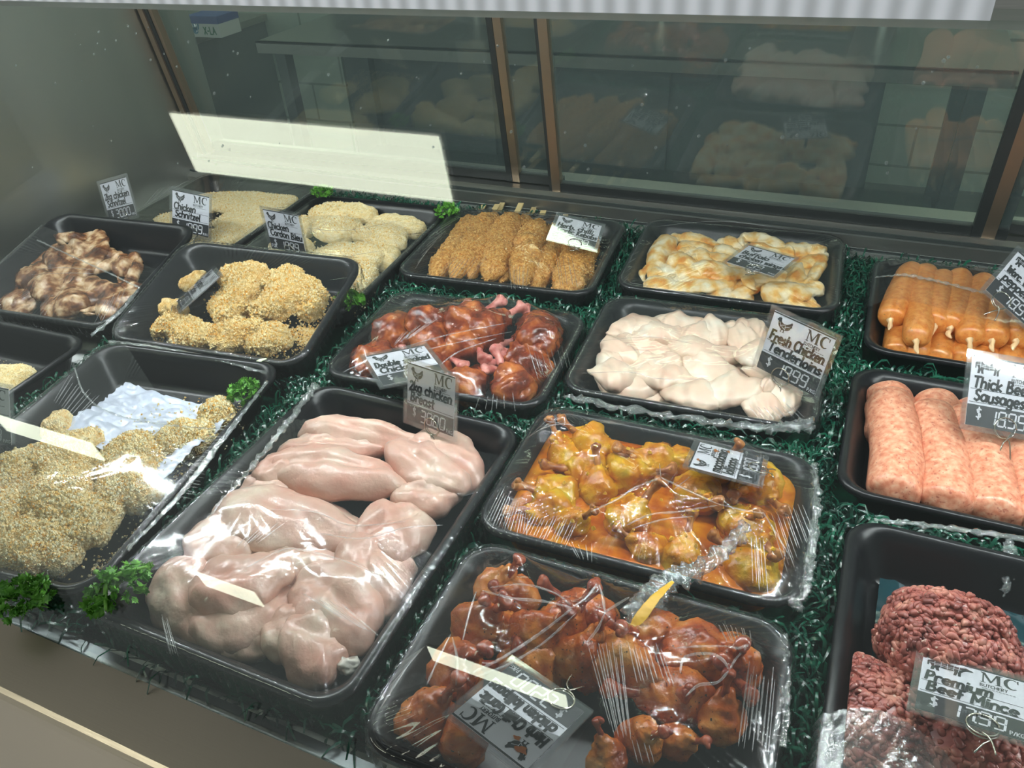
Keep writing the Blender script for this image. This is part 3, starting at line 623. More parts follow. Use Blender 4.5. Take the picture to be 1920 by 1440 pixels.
# wings
WG = Kind('chicken_wing', 'chicken wing', 'buffalo wings', (.10, .045, .036), lambda i: [('chicken_wing', s_wing(.10, .045, .036, 150 + i), 'wing_skin', True)], 5)
for a, b, h, W_, lab in [
    ((1228, 440), (1222, 520), .050, .046, 'buffalo wing standing along the side facing the kebabs'), ((1262, 462), (1345, 452), .050, .046, 'pale buffalo wing at the back, second from the kebabs'),
    ((1340, 455), (1425, 466), .052, .046, 'buffalo wing at the back behind the price card'), ((1392, 455), (1478, 448), .060, .048, 'topmost buffalo wing with an orange tip behind the price card'),
    ((1465, 468), (1555, 478), .052, .048, 'long buffalo wing at the back corner by the sausages'), ((1500, 500), (1552, 520), .052, .062, 'wide yellow buffalo wing at the side facing the sausages'),
    ((1262, 478), (1345, 500), .056, .044, 'creamy buffalo wing beside the price card, toward the kebabs'), ((1290, 500), (1400, 495), .056, .044, 'buffalo wing crossing just under the price card edge'),
    ((1185, 528), (1290, 520), .046, .050, 'buffalo wing at the front corner by the kebabs, streaked orange'), ((1255, 512), (1365, 545), .052, .048, 'white and orange buffalo wing at the front, under a yellow shine'),
    ((1375, 520), (1400, 562), .042, .046, 'small buffalo wing at the front below the card wire'), ((1425, 550), (1520, 520), .052, .056, 'large folded buffalo wing at the front corner by the sausages'),
    ((1440, 565), (1530, 560), .040, .050, 'fringed pale buffalo wing at the front rim'), ((1330, 545), (1420, 565), .036, .046, 'orange buffalo wing low at the front rim'), ((1210, 545), (1320, 550), .034, .044, 'buffalo wing lying flat along the front rim near the kebabs'),
]: seg(WG, TD, a, b, h - .010, h - .012, (W_ * 1.35, .040), lab)
DW = Kind('glazed_wing', 'chicken wing', 'dark glazed wings', (.10, .045, .036), lambda i: [('glazed_wing', s_wing(.10, .05, .036, 170 + i), 'dark_wing', True)], 5)
for a, b, h, W_, lab in [
    ((88, 462), (126, 440), .050, .056, 'glazed wing with a pale round end at the back of the heap'), ((125, 452), (200, 492), .050, .056, 'glazed wing curving down from the back toward the dark wall'),
    ((120, 485), (205, 510), .042, .050, 'dark glazed wing in the middle under the film edge'), ((20, 500), (110, 495), .040, .060, 'glazed wing along the side by the steel panel, under film'),
    ((15, 535), (95, 525), .040, .056, 'brown glazed wing near the front wall by the steel panel'), ((95, 510), (150, 540), .048, .056, 'glazed wing in the very middle with an amber patch'),
    ((62, 585), (148, 560), .042, .066, 'wide cream glazed wing at the front of the heap'), ((150, 590), (195, 520), .050, .060, 'long striped glazed wing lying toward the front wall'),
    ((172, 595), (235, 530), .046, .050, 'striped pale glazed wing beside the crumbed chicken tray'), ((215, 520), (272, 498), .040, .046, 'small glazed wing apart at the side facing the crumbed chicken'),
    ((25, 560), (70, 580), .032, .05, 'small dark glazed wing in the shaded front corner'),
]: seg(DW, TM, a, b, h - .014, h - .016, (W_ * 1.35, .042), lab)

# tenderloins
TN_K = Kind('chicken_tenderloin', 'tenderloin', 'raw tenderloins', (.11, .042, .026), lambda i: [('chicken_tenderloin', s_tender(.11, .042, .026, 190 + i), 'tenderloin', True)], 6)
tl = [[(1130, 590, 1262, 582), (1225, 585, 1330, 610), (1300, 588, 1400, 600), (1370, 600, 1465, 612), (1450, 612, 1525, 628)],
      [(1112, 628, 1205, 600), (1165, 620, 1300, 622), (1270, 612, 1372, 640), (1350, 622, 1450, 632), (1440, 640, 1525, 655)],
      [(1098, 662, 1175, 630), (1150, 655, 1275, 645), (1240, 640, 1400, 668), (1370, 655, 1478, 662), (1455, 670, 1525, 690)],
      [(1085, 695, 1180, 665), (1160, 690, 1290, 672), (1270, 672, 1405, 700), (1385, 690, 1495, 690), (1470, 705, 1525, 730)],
      [(1072, 712, 1200, 722), (1180, 712, 1330, 722), (1310, 708, 1452, 732), (1430, 722, 1515, 730)],
      [(1090, 728, 1250, 745), (1230, 740, 1400, 765), (1380, 745, 1505, 762)]]
for r_, row in enumerate(tl):
    rn = ['back row', 'second row', 'third row', 'fourth row', 'fifth row', 'front row'][r_]
    for i, q in enumerate(row):
        seg(TN_K, TE_, q[:2], q[2:], .052 - .010 + .004 * ((i + r_) % 3) - (.008 if r_ == 5 else 0), .044 + .004 * ((i * 2 + r_) % 3) - .006 - (.006 if r_ == 5 else 0), (.066, .034), f'pale raw tenderloin, {ORD[i]} from the drumstick side in the {rn} of its heap', roll=(i * 37 + r_ * 23) % 30 - 15)
bm_seg = [(1100, 640, 1240, 700, .022), (1250, 640, 1420, 720, .022), (1120, 700, 1300, 735, .020), (1330, 600, 1480, 680, .022)]
for i, q in enumerate(bm_seg):
    seg(TN_K, TE_, q[:2], q[2:4], q[4], q[4], (.085, .03), f'raw tenderloin at the bottom of the heap, {ORD[i]} of those glimpsed in the gaps')

# lollipops
def loll(i, mm, bm_, s): return [('lollipop_meat', s_lolly_meat(.10, s + i), mm, True), ('bone', s_lolly_bone(.10, s + 20 + i), bm_, True)]
YL = Kind('chicken_lollipop', 'chicken lollipop', 'macadamia lollipops', (.10, .05, .05), lambda i: loll(i, 'maca', 'bone_amber', 220), 5)
def put_loll(k, tr, lst, lo=.088, hi=.112):
    for a, b, h0, h1, lab in lst:
        p0, p1 = tr.at(*a, h0), tr.at(*b, h1 + (.012 if k.name == 'chilli_lollipop' else .006)); d = p1 - p0; L = np.linalg.norm(d); L2 = min(max(L * 1.12, lo), hi); p0 = p1 - d / L * L2; p0[2] = max(p0[2], .024)
        k.put(tr, p0, p1, None, lab, uniform=True, roll=random.uniform(0, 180))
put_loll(YL, TF, [
    ((1048, 850), (1020, 778), .040, .074, 'yellow lollipop at the back corner, its bone aimed at the drumsticks'), ((1100, 812), (1058, 764), .046, .078, 'yellow lollipop at the back with a knobbly bone against the film'),
    ((1130, 830), (1200, 850), .046, .048, 'yellow lollipop lying flat along the back wall'), ((1240, 830), (1165, 800), .044, .066, 'yellow lollipop at the back with a broken brown bone end'),
    ((1300, 830), (1336, 812), .040, .070, 'yellow lollipop behind the stained price card, bone up'), ((1352, 880), (1392, 825), .040, .074, 'yellow lollipop behind the card whose crusty bone shows beside it'),
    ((1070, 880), (1012, 870), .044, .050, 'greenish yellow lollipop with wrinkled skin in the back half'), ((1000, 925), (942, 902), .040, .062, 'yellow lollipop at the side facing the raw breasts, bone over the rim'),
    ((1010, 955), (918, 955), .034, .046, 'yellow lollipop with its bone low against the side by the breasts'), ((1120, 900), (1118, 830), .044, .074, 'yellow lollipop with a bone standing upright in the back half'),
    ((1190, 890), (1270, 880), .044, .050, 'long yellow lollipop lying across the middle beside the card'), ((1190, 960), (1242, 896), .050, .082, 'lollipop whose bone lifts the highest peak of film in the middle'),
    ((1090, 985), (1118, 955), .042, .070, 'dark green-yellow lollipop at the front with a bone near a white shard'), ((1180, 1020), (1150, 985), .036, .052, 'small yellow lollipop half sunk in sauce at the front'),
    ((1285, 1025), (1300, 955), .040, .064, 'largest yellow lollipop, broad greenish skin at the front'), ((1310, 930), (1346, 946), .052, .078, 'reddish lollipop whose bone lifts film beside the middle'),
    ((1420, 905), (1372, 930), .044, .062, 'red-tinged lollipop below the price card with a stubby bone'), ((1450, 930), (1490, 960), .040, .046, 'pale green-yellow lollipop at the side facing the sausages'),
    ((1395, 985), (1428, 962), .046, .076, 'lollipop with an amber knob lifting the film toward the mince'), ((1402, 1060), (1345, 1000), .036, .050, 'wide flat yellow lollipop at the front corner near the mince'),
    ((1440, 1010), (1488, 1052), .042, .060, 'lollipop with a shiny orange knob at the front side by the mince')])
RL = Kind('chilli_lollipop', 'chicken lollipop', 'chilli garlic lollipops', (.10, .05, .05), lambda i: loll(i, 'chilli', 'bone_red', 270), 5)
put_loll(RL, TG, [
    ((905, 1085), (935, 1022), .042, .080, 'red lollipop at the back corner near the raw breasts, bone upright'), ((985, 1075), (952, 1040), .040, .070, 'red lollipop just behind the tall back-corner bone'),
    ((848, 1160), (893, 1105), .046, .088, 'orange-brown lollipop at the breast side with a thick bone under film'), ((940, 1190), (905, 1118), .034, .076, 'dark red lollipop whose bone stands in the back half'),
    ((1075, 1130), (1022, 1066), .040, .070, 'lollipop at the back wall with a round red bone end'), ((1120, 1120), (1076, 1078), .036, .068, 'lollipop at the back with a swollen red knob beside the round one'),
    ((1060, 1180), (1122, 1092), .044, .086, 'lollipop lifting the film peak nearest the yellow tray'), ((1010, 1200), (1072, 1140), .046, .090, 'lollipop lifting the central film peak with two long shining ridges'),
    ((1120, 1215), (1134, 1148), .046, .086, 'lollipop whose bone makes the small twin peak in the middle'), ((1230, 1150), (1180, 1120), .040, .074, 'lollipop at the back under the yellow-stained loose film'),
    ((800, 1240), (845, 1190), .042, .086, 'lollipop at the breast side making a dark film peak'), ((742, 1360), (788, 1278), .042, .082, 'biggest orange lollipop at the front corner, deep red bone'),
    ((860, 1400), (852, 1298), .036, .074, 'front lollipop beside the fallen price card with a curled red bone'), ((1050, 1240), (960, 1215), .036, .044, 'greyish lollipop lying flat behind the fallen price card'),
    ((1270, 1190), (1200, 1210), .046, .046, 'tan smooth lollipop on its side below the yellow tray'), ((1322, 1205), (1365, 1212), .044, .080, 'lollipop with a film peak at the back side by the mince'),
    ((1200, 1300), (1130, 1290), .048, .048, 'large flecked lollipop in the middle of the tray'), ((1240, 1280), (1300, 1310), .056, .050, 'orange topped lollipop piled high in the middle'),
    ((1390, 1260), (1404, 1208), .044, .090, 'lollipop making the sharpest film peak at the side by the mince'), ((1420, 1225), (1452, 1250), .046, .058, 'lollipop with a glossy deep red knob at the mince side'),
    ((1350, 1350), (1368, 1254), .034, .078, 'lollipop with a tall straight bone at the mince side'), ((1220, 1400), (1250, 1372), .040, .068, 'front lollipop with a dark plum knob'),
    ((1130, 1420), (1118, 1345), .030, .060, 'front lollipop beside the price card with a slim brown bone'), ((1300, 1410), (1330, 1390), .034, .050, 'front lollipop in the corner by the mince tray'),
    ((960, 1260), (870, 1250), .03, .036, 'lollipop beneath the film ridges near the fallen card')], .100, .122)
# orange sauce under the yellow lollipops
def pool(tr, z, ins, name, m, label, amp=.0025):
    q = rrect(tr.w - 2 * ins, tr.d - 2 * ins, .03, 6); V = [[0, 0, z]]
    for f_ in np.linspace(.08, 1, 14): V += [[x * f_, y * f_, z] for x, y in q]
    V = np.array(V); V[:, 2] += amp * nz(V[:, :2], 22, 5, 2); n = len(q); j = np.arange(n); jn = (j + 1) % n
    F = [np.column_stack([np.zeros(n, int), 1 + j, 1 + jn]), np.concatenate([np.column_stack([1 + a * n + j, 1 + (a + 1) * n + j, 1 + (a + 1) * n + jn, 1 + a * n + jn]) for a in range(13)])]
    B = np.column_stack([V[-n:, :2] * .97, np.full(n, .007)]); V = np.vstack([V, B]); F.append(np.column_stack([1 + 13 * n + j, 1 + 14 * n + j, 1 + 14 * n + jn, 1 + 13 * n + jn]))
    o = obj(name, mesh(name, V, F, m, True), tr.M); tag(o, label, 'sauce', None, 'stuff'); return o
pool(TF, .037, .020, 'orange_sauce', 'sauce', 'glossy orange sauce pooled around the yellow lollipops')
TF_items = list(TF.items)
scatter('chopped_nuts', TF, 420, lambda r, n: np.column_stack([r.uniform(-.14, .14, n), r.uniform(-.085, .085, n)]), 'yellow chopped nuts strewn in the orange sauce', 'nut', .0019, 'nuts', 3)

# sausages
TS = Kind('thin_sausage', 'sausage', 'thin orange sausages', (.125, .040, .04), lambda i: [('thin_sausage', s_sausage(.125, .040, 310 + i, .04 * (i - 1)), 'thin_sausage', True), ('knotted_end', s_knot(.125, .040, 320 + i), 'casing_end', True)], 4)
for i, (a, b) in enumerate([((1692, 502), (1648, 598)), ((1735, 505), (1718, 640)), ((1765, 518), (1752, 612)), ((1800, 516), (1782, 616)), ((1845, 525), (1818, 638)), ((1885, 535), (1860, 640)), ((1930, 540), (1905, 640)), ((1972, 548), (1950, 645))]):
    seg(TS, TH, a, b, .060, .056, (.0405, .0405), ('top layer orange sausage lifted at an angle against the tray corner' if i == 0 else f'orange sausage, {ORD[i]} of the top layer counted from the green grass'))
for i, (a, b) in enumerate([((1700, 560), (1680, 668)), ((1735, 560), (1718, 674)), ((1775, 565), (1758, 678)), ((1815, 570), (1802, 682)), ((1855, 575), (1845, 686)), ((1900, 580), (1890, 690)), ((1945, 585), (1938, 694))]):
    seg(TS, TH, a, b, .027, .027, (.0395, .0395), f'orange sausage, {ORD[i]} of the bottom layer counted from the green grass')
KS = Kind('thick_sausage', 'sausage', 'thick pink sausages', (.16, .060, .06), lambda i: [('thick_sausage', s_sausage(.16, .060, 340 + i, .10, .45), 'thick_sausage', True)], 3)
for i, (a, b) in enumerate([((1657, 752), (1668, 948)), ((1738, 768), (1778, 962)), ((1808, 775), (1868, 985)), ((1882, 790), (1955, 1000)), ((1960, 805), (2040, 1015))]):
    seg(KS, TI, a, b, .042, .038, (.0605, .058), f'thick pink sausage, {ORD[i]} from the green grass in the front layer' if i else 'thick pink sausage standing closest to the green grass')
for i, (a, b) in enumerate([((1666, 722), (1664, 810)), ((1752, 742), (1756, 830)), ((1826, 766), (1838, 850))]):
    seg(KS, TI, a, b, .034, .030, (.058, .052), ['thick pink sausage end showing behind the first front sausage', 'thick pink sausage lying behind the second front sausage', 'thick pink sausage lying behind the beef sausage price card'][i])

# mince
def s_mince(dims, seed, N):
    r = np.random.default_rng(seed); A, Fa = ico(4); A = A * dims; A, _ = rough_up(A, Fa, min(dims) * .20, 9, seed, 2); keepz = A[:, 2] > -.9 * dims[2]
    i = r.choice(np.where(keepz)[0], N); nrm = A / (np.array(dims) ** 2); nrm /= np.linalg.norm(nrm, axis=1)[:, None]
    B, Fb = ico(2); B = np.sign(B) * np.abs(B) ** .8; n = nrm[i]; a = r.normal(size=(N, 3)); t = a - (a * n).sum(1)[:, None] * n; t /= np.linalg.norm(t, axis=1)[:, None]; b = np.cross(n, t)
    L, W_, H_ = r.uniform(.0020, .0058, N), r.uniform(.0018, .0034, N), r.uniform(.0018, .0032, N)
    bend = r.uniform(-1.1, 1.1, N)[:, None]; Bx = np.broadcast_to(B[None, :, 0], (N, len(B))); By = B[None, :, 1] + bend * Bx ** 2; Bz = np.broadcast_to(B[None, :, 2], (N, len(B)))
    c = A[i] + n * r.uniform(-.0022, .0020, N)[:, None] + t * r.normal(size=N)[:, None] * .002 + b * r.normal(size=N)[:, None] * .002
    V = c[:, None] + (Bx * L[:, None])[..., None] * t[:, None] + (By * W_[:, None])[..., None] * b[:, None] + (Bz * H_[:, None])[..., None] * n[:, None]
    return merge([(A, Fa), (V.reshape(-1, 3), (Fb[None] + (np.arange(N) * len(B))[:, None, None]).reshape(-1, 3))])
for n_, (u, v, h, dims, yaw, pitch, lab) in enumerate([(1772, 1215, .046, (.060, .050, .050), -28, 8, 'tall rounded mound of red beef mince rising in the middle of its tray'),
        (1652, 1375, .030, (.050, .074, .034), 18, 0, 'lower clump of beef mince at the tray side, half under crumpled film'),
        (1862, 1440, .028, (.098, .056, .032), -10, 0, 'dark flat clump of beef mince in front of the price card')]):
    V, F = s_mince(dims, 400 + n_, 2600); ml = T4(*TJ.at(u, v, h)) @ R4('z', yaw) @ R4('y', pitch); V = V @ ml[:3, :3].T + ml[:3, 3]
    for ax, lim in ((0, TJ.w / 2), (1, TJ.d / 2)):                  # the clump is pressed against the tray's walls
        wall = lim - .036 + .018 * np.clip(V[:, 2] / HR, 0, 1); over = np.abs(V[:, ax]) - wall; V[:, ax] -= np.where(over > 0, np.sign(V[:, ax]) * over * .96, 0)
    V[:, 2] = np.maximum(V[:, 2], .008)
    o = obj('beef_mince', mesh('beef_mince', V, F, 'mince', True), TJ.M); tag(o, lab, 'mince', 'clumps of beef mince'); TJ.items.append(o)
def sheet(tr, corners, name, m, label, cat, seed, amp=.003, parent=None, n=40):
    """a limp plastic sheet between four tray-local corners"""
    c = np.array(corners); s, t = np.meshgrid(np.linspace(0, 1, n), np.linspace(0, 1, n), indexing='ij'); s, t = s[..., None], t[..., None]
    G = (c[0] * (1 - s) + c[1] * s) * (1 - t) + (c[3] * (1 - s) + c[2] * s) * t; V = G.reshape(-1, 3); V[:, 2] += amp * nz(V[:, :2], 14, seed, 3) + amp * .5 * np.sin(nz(V[:, :2], 20, seed + 1, 1) * 6)
    i = np.arange(n * n).reshape(n, n); F = np.column_stack([i[:-1, :-1].ravel(), i[1:, :-1].ravel(), i[1:, 1:].ravel(), i[:-1, 1:].ravel()])
    V2 = V - (0, 0, .0008); k = n * n; F = np.vstack([F, F[:, ::-1] + k]); V = np.vstack([V, V2])
    o = obj(name, mesh(name, V, F, m, True), tr.M); tag(o, label, cat); tr.items.append(o); return o
sheet(TJ, [(-.13, -.17, .012), (.14, -.17, .012), (.14, .165, .014), (-.125, .165, .014)], 'liner_sheet', 'liner_teal', 'dark teal plastic liner on the floor of the mince tray', 'liner', 4)
sheet(TK, [TK.at(112, 800, .040), TK.at(236, 718, .034), TK.at(440, 775, .040), TK.at(300, 905, .044)], 'plastic_sheet', 'liner_clear', 'bluish clear plastic sheet dusted with crumbs at the back of the schnitzel tray', 'plastic sheet', 6, .004)

# crumbed pieces
CK = Kind('crumbed_schnitzel', 'schnitzel', 'crumbed schnitzels', (.12, .09, .028), lambda i: [('crumbed_schnitzel', s_crumbed(.12, .09, .028, 430 + i), 'crumb', False)], 4)
for a, b, h, W_, T_, lab in [
    ((40, 815), (115, 790), .040, .07, .030, 'crumbed schnitzel at the back corner of the heap, beside the plastic sheet'), ((60, 860), (190, 850), .046, .085, .034, 'crumbed schnitzel at the back of the heap under a pale reflection'),
    ((170, 880), (320, 850), .048, .090, .034, 'crumbed schnitzel in the middle of the heap, lapping the plastic sheet'), ((295, 850), (400, 800), .044, .075, .030, 'crumbed schnitzel along the side facing the raw breasts'),
    ((375, 795), (452, 765), .044, .055, .030, 'crumbed schnitzel in the back corner by the parsley tuft'), ((-60, 900), (60, 880), .046, .090, .034, 'crumbed schnitzel at the outer edge of the heap, second from the back'),
    ((30, 930), (190, 930), .052, .095, .036, 'big crumbed schnitzel highest in the heap'), ((180, 935), (305, 900), .046, .085, .034, 'crumbed schnitzel in front of the plastic sheet at the breast side'),
    ((-60, 985), (70, 975), .048, .095, .036, 'lumpy crumbed schnitzel with a dark hollow behind it'), ((75, 985), (220, 985), .046, .090, .034, 'crumbed schnitzel low at the side facing the raw breasts'),
    ((-40, 1050), (110, 1040), .044, .085, .034, 'crumbed schnitzel second from the front rim'), ((5, 1105), (125, 1060), .036, .075, .030, 'crumbed schnitzel at the front rim behind the dark parsley tuft')]:
    seg(CK, TK, a, b, h - .014, h - .010, (W_ * 1.05, T_ * 1.25), lab)
GK = Kind('crumbed_chicken', 'crumbed chicken', 'golden crumbed chicken pieces', (.085, .065, .04), lambda i: [('crumbed_chicken', s_crumbed(.085, .065, .04, 450 + i, 6, .0013, .14), 'crumb_gold', False)], 4)
for a, b, h, W_, T_, lab in [
    ((425, 520), (520, 500), .050, .066, .044, 'golden crumbed piece highest at the back of the tilted tray'), ((505, 520), (612, 528), .050, .066, .044, 'golden crumbed piece in the back corner nearest the cordon bleu'),
    ((385, 585), (490, 555), .052, .070, .044, 'golden crumbed piece beside the fallen card, in the middle'), ((475, 575), (575, 560), .052, .070, .044, 'golden crumbed piece in the very middle of the heap under film shine'),
    ((545, 570), (615, 565), .044, .060, .040, 'golden crumbed piece at the side facing the smoked drumsticks'), ((312, 632), (405, 630), .046, .056, .036, 'golden crumbed piece at the front near the pale crumb spill'),
    ((395, 625), (490, 632), .046, .062, .038, 'golden crumbed piece at the front rim, middle'), ((470, 640), (550, 645), .038, .060, .036, 'golden crumbed piece at the front corner by the onion sliver'),
    ((335, 545), (385, 515), .036, .030, .026, 'small golden crumbed piece behind the fallen card'), ((282, 590), (328, 570), .038, .042, .030, 'small golden crumbed piece in front of the fallen card'), ((300, 610), (340, 620), .034, .045, .03, 'small crumbed piece at the film-covered side')]:
    seg(GK, TL, a, b, h - .018, h - .018, (W_ * 1.1, T_), lab)
FK = Kind('flat_schnitzel', 'schnitzel', 'flat schnitzels', (.14, .10, .016), lambda i: [('flat_schnitzel', s_crumbed(.14, .10, .016, 470 + i, 6, .0006, .08), 'crumb_pale', False)], 3)
for a, b, h, W_, lab in [((262, 415), (355, 398), .040, .075, 'flat schnitzel behind the schnitzel price card, by the end panel'), ((380, 365), (560, 368), .036, .13, 'large flat schnitzel at the back of the corner tray under film'),
                         ((395, 420), (520, 405), .044, .11, 'flat schnitzel on top, beside the schnitzel price card'), ((345, 452), (460, 440), .040, .09, 'flat schnitzel at the front, behind the golden crumbed tray'),
                         ((300, 385), (420, 370), .030, .11, 'flat schnitzel in the shaded corner under the pale light reflection'),
                         ((450, 350), (575, 352), .028, .09, 'flat schnitzel at the back edge of the corner tray, toward the cordon bleu'), ((470, 385), (560, 372), .036, .09, 'flat schnitzel at the tray side by the cordon bleu tray'),
                         ((275, 440), (350, 425), .030, .08, 'flat schnitzel below the price cards in the corner tray'), ((400, 460), (480, 425), .034, .09, 'flat schnitzel near the front of the corner tray')]:
    seg(FK, TO, a, b, h - .008, h - .008, (W_, .018), lab)
PK = Kind('cordon_bleu', 'cordon bleu', 'cordon bleu parcels', (.12, .085, .036), lambda i: [('cordon_bleu', s_crumbed(.12, .085, .036, 490 + i, 6, .0007, .07), 'crumb_pale', False)], 4)
for a, b, h, W_, lab in [((562, 398), (688, 395), .056, .085, 'smooth cordon bleu parcel at the back under the parsley tuft'), ((575, 432), (690, 428), .056, .085, 'cordon bleu parcel second from the back beside its price card'),
                         ((660, 440), (775, 452), .052, .090, 'cordon bleu parcel at the side facing the kebabs'), ((480, 462), (560, 470), .046, .070, 'cordon bleu parcel hidden behind its price card'),
                         ((580, 485), (720, 480), .054, .10, 'wide cordon bleu parcel in the middle with yellow shine'), ((600, 530), (722, 515), .050, .085, 'cordon bleu parcel near the front of its tray'),
                         ((610, 570), (690, 555), .042, .07, 'cordon bleu parcel at the front rim by the parsley'), ((500, 430), (560, 420), .040, .06, 'small cordon bleu parcel at the side by the flat schnitzels'),
                         ((690, 420), (800, 428), .040, .09, 'cordon bleu parcel against the kebab-side wall at the back'), ((690, 495), (765, 478), .040, .075, 'cordon bleu parcel against the kebab-side wall, third from the back'), ((530, 500), (620, 500), .036, .08, 'cordon bleu parcel low behind the golden crumbed tray')]:
    seg(PK, TP, a, b, h - .014, h - .014, (W_, .040), lab)
for a, b, h, lab in [((-70, 712), (62, 722), .040, 'pale crumbed piece at the outer corner in front of the glazed wings'), ((-120, 760), (20, 745), .036, 'pale crumbed piece behind the cut-off price card')]:
    seg(PK, TN, a, b, h - .014, h - .014, (.08, .036), lab)
crreg = lambda pts, sd: (lambda r, n: pts[r.integers(0, len(pts), n)] + r.normal(size=(n, 2)) * sd)
def pxpts(tr, lst, h=.04): return np.array([tr.at(u, v, h)[:2] for u, v in lst])
def clampreg(tr, f, ins=.012):
    def g(r, n):
        q = f(r, n); q[:, 0] = np.clip(q[:, 0], -tr.w / 2 + ins, tr.w / 2 - ins); q[:, 1] = np.clip(q[:, 1], -tr.d / 2 + ins, tr.d / 2 - ins); return q
    return g
scatter('loose_crumbs', TK, 15000, clampreg(TK, crreg(pxpts(TK, [(100, 850), (40, 900), (200, 870), (300, 850), (380, 800), (420, 770), (30, 970), (130, 960), (230, 930), (60, 1040), (150, 1010), (330, 800), (280, 790), (360, 760)]), .022)), 'loose breadcrumbs over the crumbed schnitzels and plastic sheet', 'crumb_bits', .0012, seed=5)
scatter('loose_crumbs', TL, 14000, clampreg(TL, crreg(pxpts(TL, [(440, 530), (540, 530), (600, 560), (430, 590), (500, 600), (560, 600), (370, 620), (480, 640), (310, 620), (270, 620), (520, 660)]), .02)), 'loose golden breadcrumbs over the tilted crumbed chicken tray', 'crumb_bits_gold', .0014, seed=6)
scatter('loose_crumbs', TO, 9000, rect_region(-.14, .14, -.18, .18), 'fine breadcrumbs over the flat schnitzels in the corner', 'crumb_bits', .0010, seed=7)
scatter('loose_crumbs', TP, 9000, clampreg(TP, crreg(pxpts(TP, [(600, 400), (640, 430), (700, 450), (660, 480), (660, 520), (700, 540), (640, 560)]), .03)), 'fine breadcrumbs over the cordon bleu parcels', 'crumb_bits', .0010, seed=8)
scatter('loose_crumbs', TN, 1500, rect_region(-.05, .14, -.16, .16), 'fine crumbs in the tray in front of the glazed wings', 'crumb_bits', .0007, seed=9)
scatter('loose_crumbs', TC, 5000, rect_region(-.14, .15, -.12, .12), 'seasoned crumbs fallen around the kebabs', 'crumb_bits_herb', .0011, seed=10)
a_, b_ = TL.at(475, 700, .05), TL.at(500, 672, .057); o = obj('onion_sliver', mesh('onion_sliver', *tube([a_, (a_ + b_) / 2 + (-.004, .002, .004), b_], [.001, .0034, .0012], 14, 10, .5), 'onion', True), TL.M); tag(o, 'pale curved onion sliver on the front rim of the tilted crumbed tray', 'onion')

# films
film(TA, 1, keep=lambda x, y: (y < .135 + .10 * x) | (y > .22), tension=.0002)
film(TB, 2, pleat=.0014)
film(TC, 3, pleat=.0016)
film(TD, 4, pleat=.0009)
film(TE_, 5, pleat=.0008, tension=.0003)
film(TF, 6, pleat=.0015)
film(TG, 7, pleat=.0016)
film(TH, 8, pleat=.0009, keep=lambda x, y: y > -.06 - .2 * x)
film(TJ, 9, keep=lambda x, y: ((x + .125) / .085) ** 2 + ((y + .125) / .095) ** 2 < 1, skirt=True, tension=.0022, m='film_crumpled')
film(TK, 10, keep=lambda x, y: (y < .155 - .75 * (x + .05)) , pleat=.0014)
film(TL, 11, pleat=.0007, keep=lambda x, y: y < .5)
film(TM, 12, keep=lambda x, y: y < .05 - .25 * x, tension=.0002)
film(TO, 13, keep=lambda x, y: y > -.15, pleat=.0012)
film(TP, 14, keep=lambda x, y: y < .11 + .1 * x, tension=.0003)

def film_fold(tray, pts, r_, seed, flatness=.5, name='film_fold', m='film_crumpled'):
    p = np.array([tray.at(u, v, h) for u, v, h in pts]); V, F = tube(p, r_, 60, 14, flatness); k_ = .12 if m == 'nut' else 1.; V, _ = rough_up(V, F, np.max(r_) * .5 * k_, 90, seed, 2); V, _ = rough_up(V, F, np.max(r_) * .25 * k_, 260, seed + 1, 1)
    return obj(name, mesh(name, V, F, m, True), None, tray.o)
film_fold(TH, [(1640, 520, .066), (1700, 516, .084), (1760, 528, .084), (1830, 545, .084), (1900, 555, .080)], [.0015, .0028, .0030, .0026, .0022], 1)
film_fold(TJ, [(1890, 1008, .058), (1892, 1030, .052), (1886, 1060, .044), (1890, 1085, .036), (1882, 1120, .026)], [.004, .006, .005, .005, .001], 2)
film_fold(TF, [(1400, 985, .074), (1330, 1055, .072), (1250, 1090, .066), (1205, 1140, .064), (1185, 1185, .060)], [.005, .009, .012, .013, .006], 3, .15, 'film_tail')
film_fold(TF, [(1262, 1090, .073), (1228, 1122, .075), (1200, 1158, .072), (1180, 1180, .066)], [.0015, .0045, .0055, .0015], 16, .10, 'sauce_smear', 'nut')
film_fold(TE_, [(1055, 742, .056), (1180, 768, .057), (1330, 790, .057), (1440, 803, .057), (1525, 795, .057)], [.003, .0035, .004, .006, .009], 4, .7)
film_fold(TK, [(140, 690, .058), (160, 740, .056), (210, 775, .056), (300, 795, .058), (420, 805, .060)], [.0012, .0012, .0014, .0012, .001], 5)
film_fold(TL, [(205, 640, .058), (320, 655, .058), (430, 680, .058), (505, 702, .058)], [.003, .0026, .003, .002], 6)
film_fold(TA, [(592, 722, .057), (545, 785, .057), (480, 865, .057), (395, 965, .057)], [.006, .004, .003, .002], 11, .5)
film_fold(TK, [(502, 715, .057), (420, 820, .058), (340, 925, .058), (240, 1030, .057)], [.002, .004, .004, .002], 12, .4)
film_fold(TF, [(1528, 870, .055), (1530, 960, .054), (1515, 1060, .052), (1490, 1140, .05)], [.003, .004, .006, .007], 13, .5)
film_fold(TM, [(262, 540, .056), (225, 585, .056), (172, 628, .055)], [.002, .004, .003], 14, .5)
film_fold(TG, [(1470, 1190, .054), (1474, 1290, .053), (1468, 1400, .052)], [.003, .004, .003], 15, .4)
film_fold(TM, [(70, 450, .060), (130, 478, .068), (200, 510, .066), (262, 540, .060)], [.0016, .0014, .0014, .0016], 7)
film_fold(TJ, [(1640, 975, .058), (1740, 985, .057), (1850, 1000, .058), (1930, 1012, .058)], [.002, .0030, .0034, .003], 8)

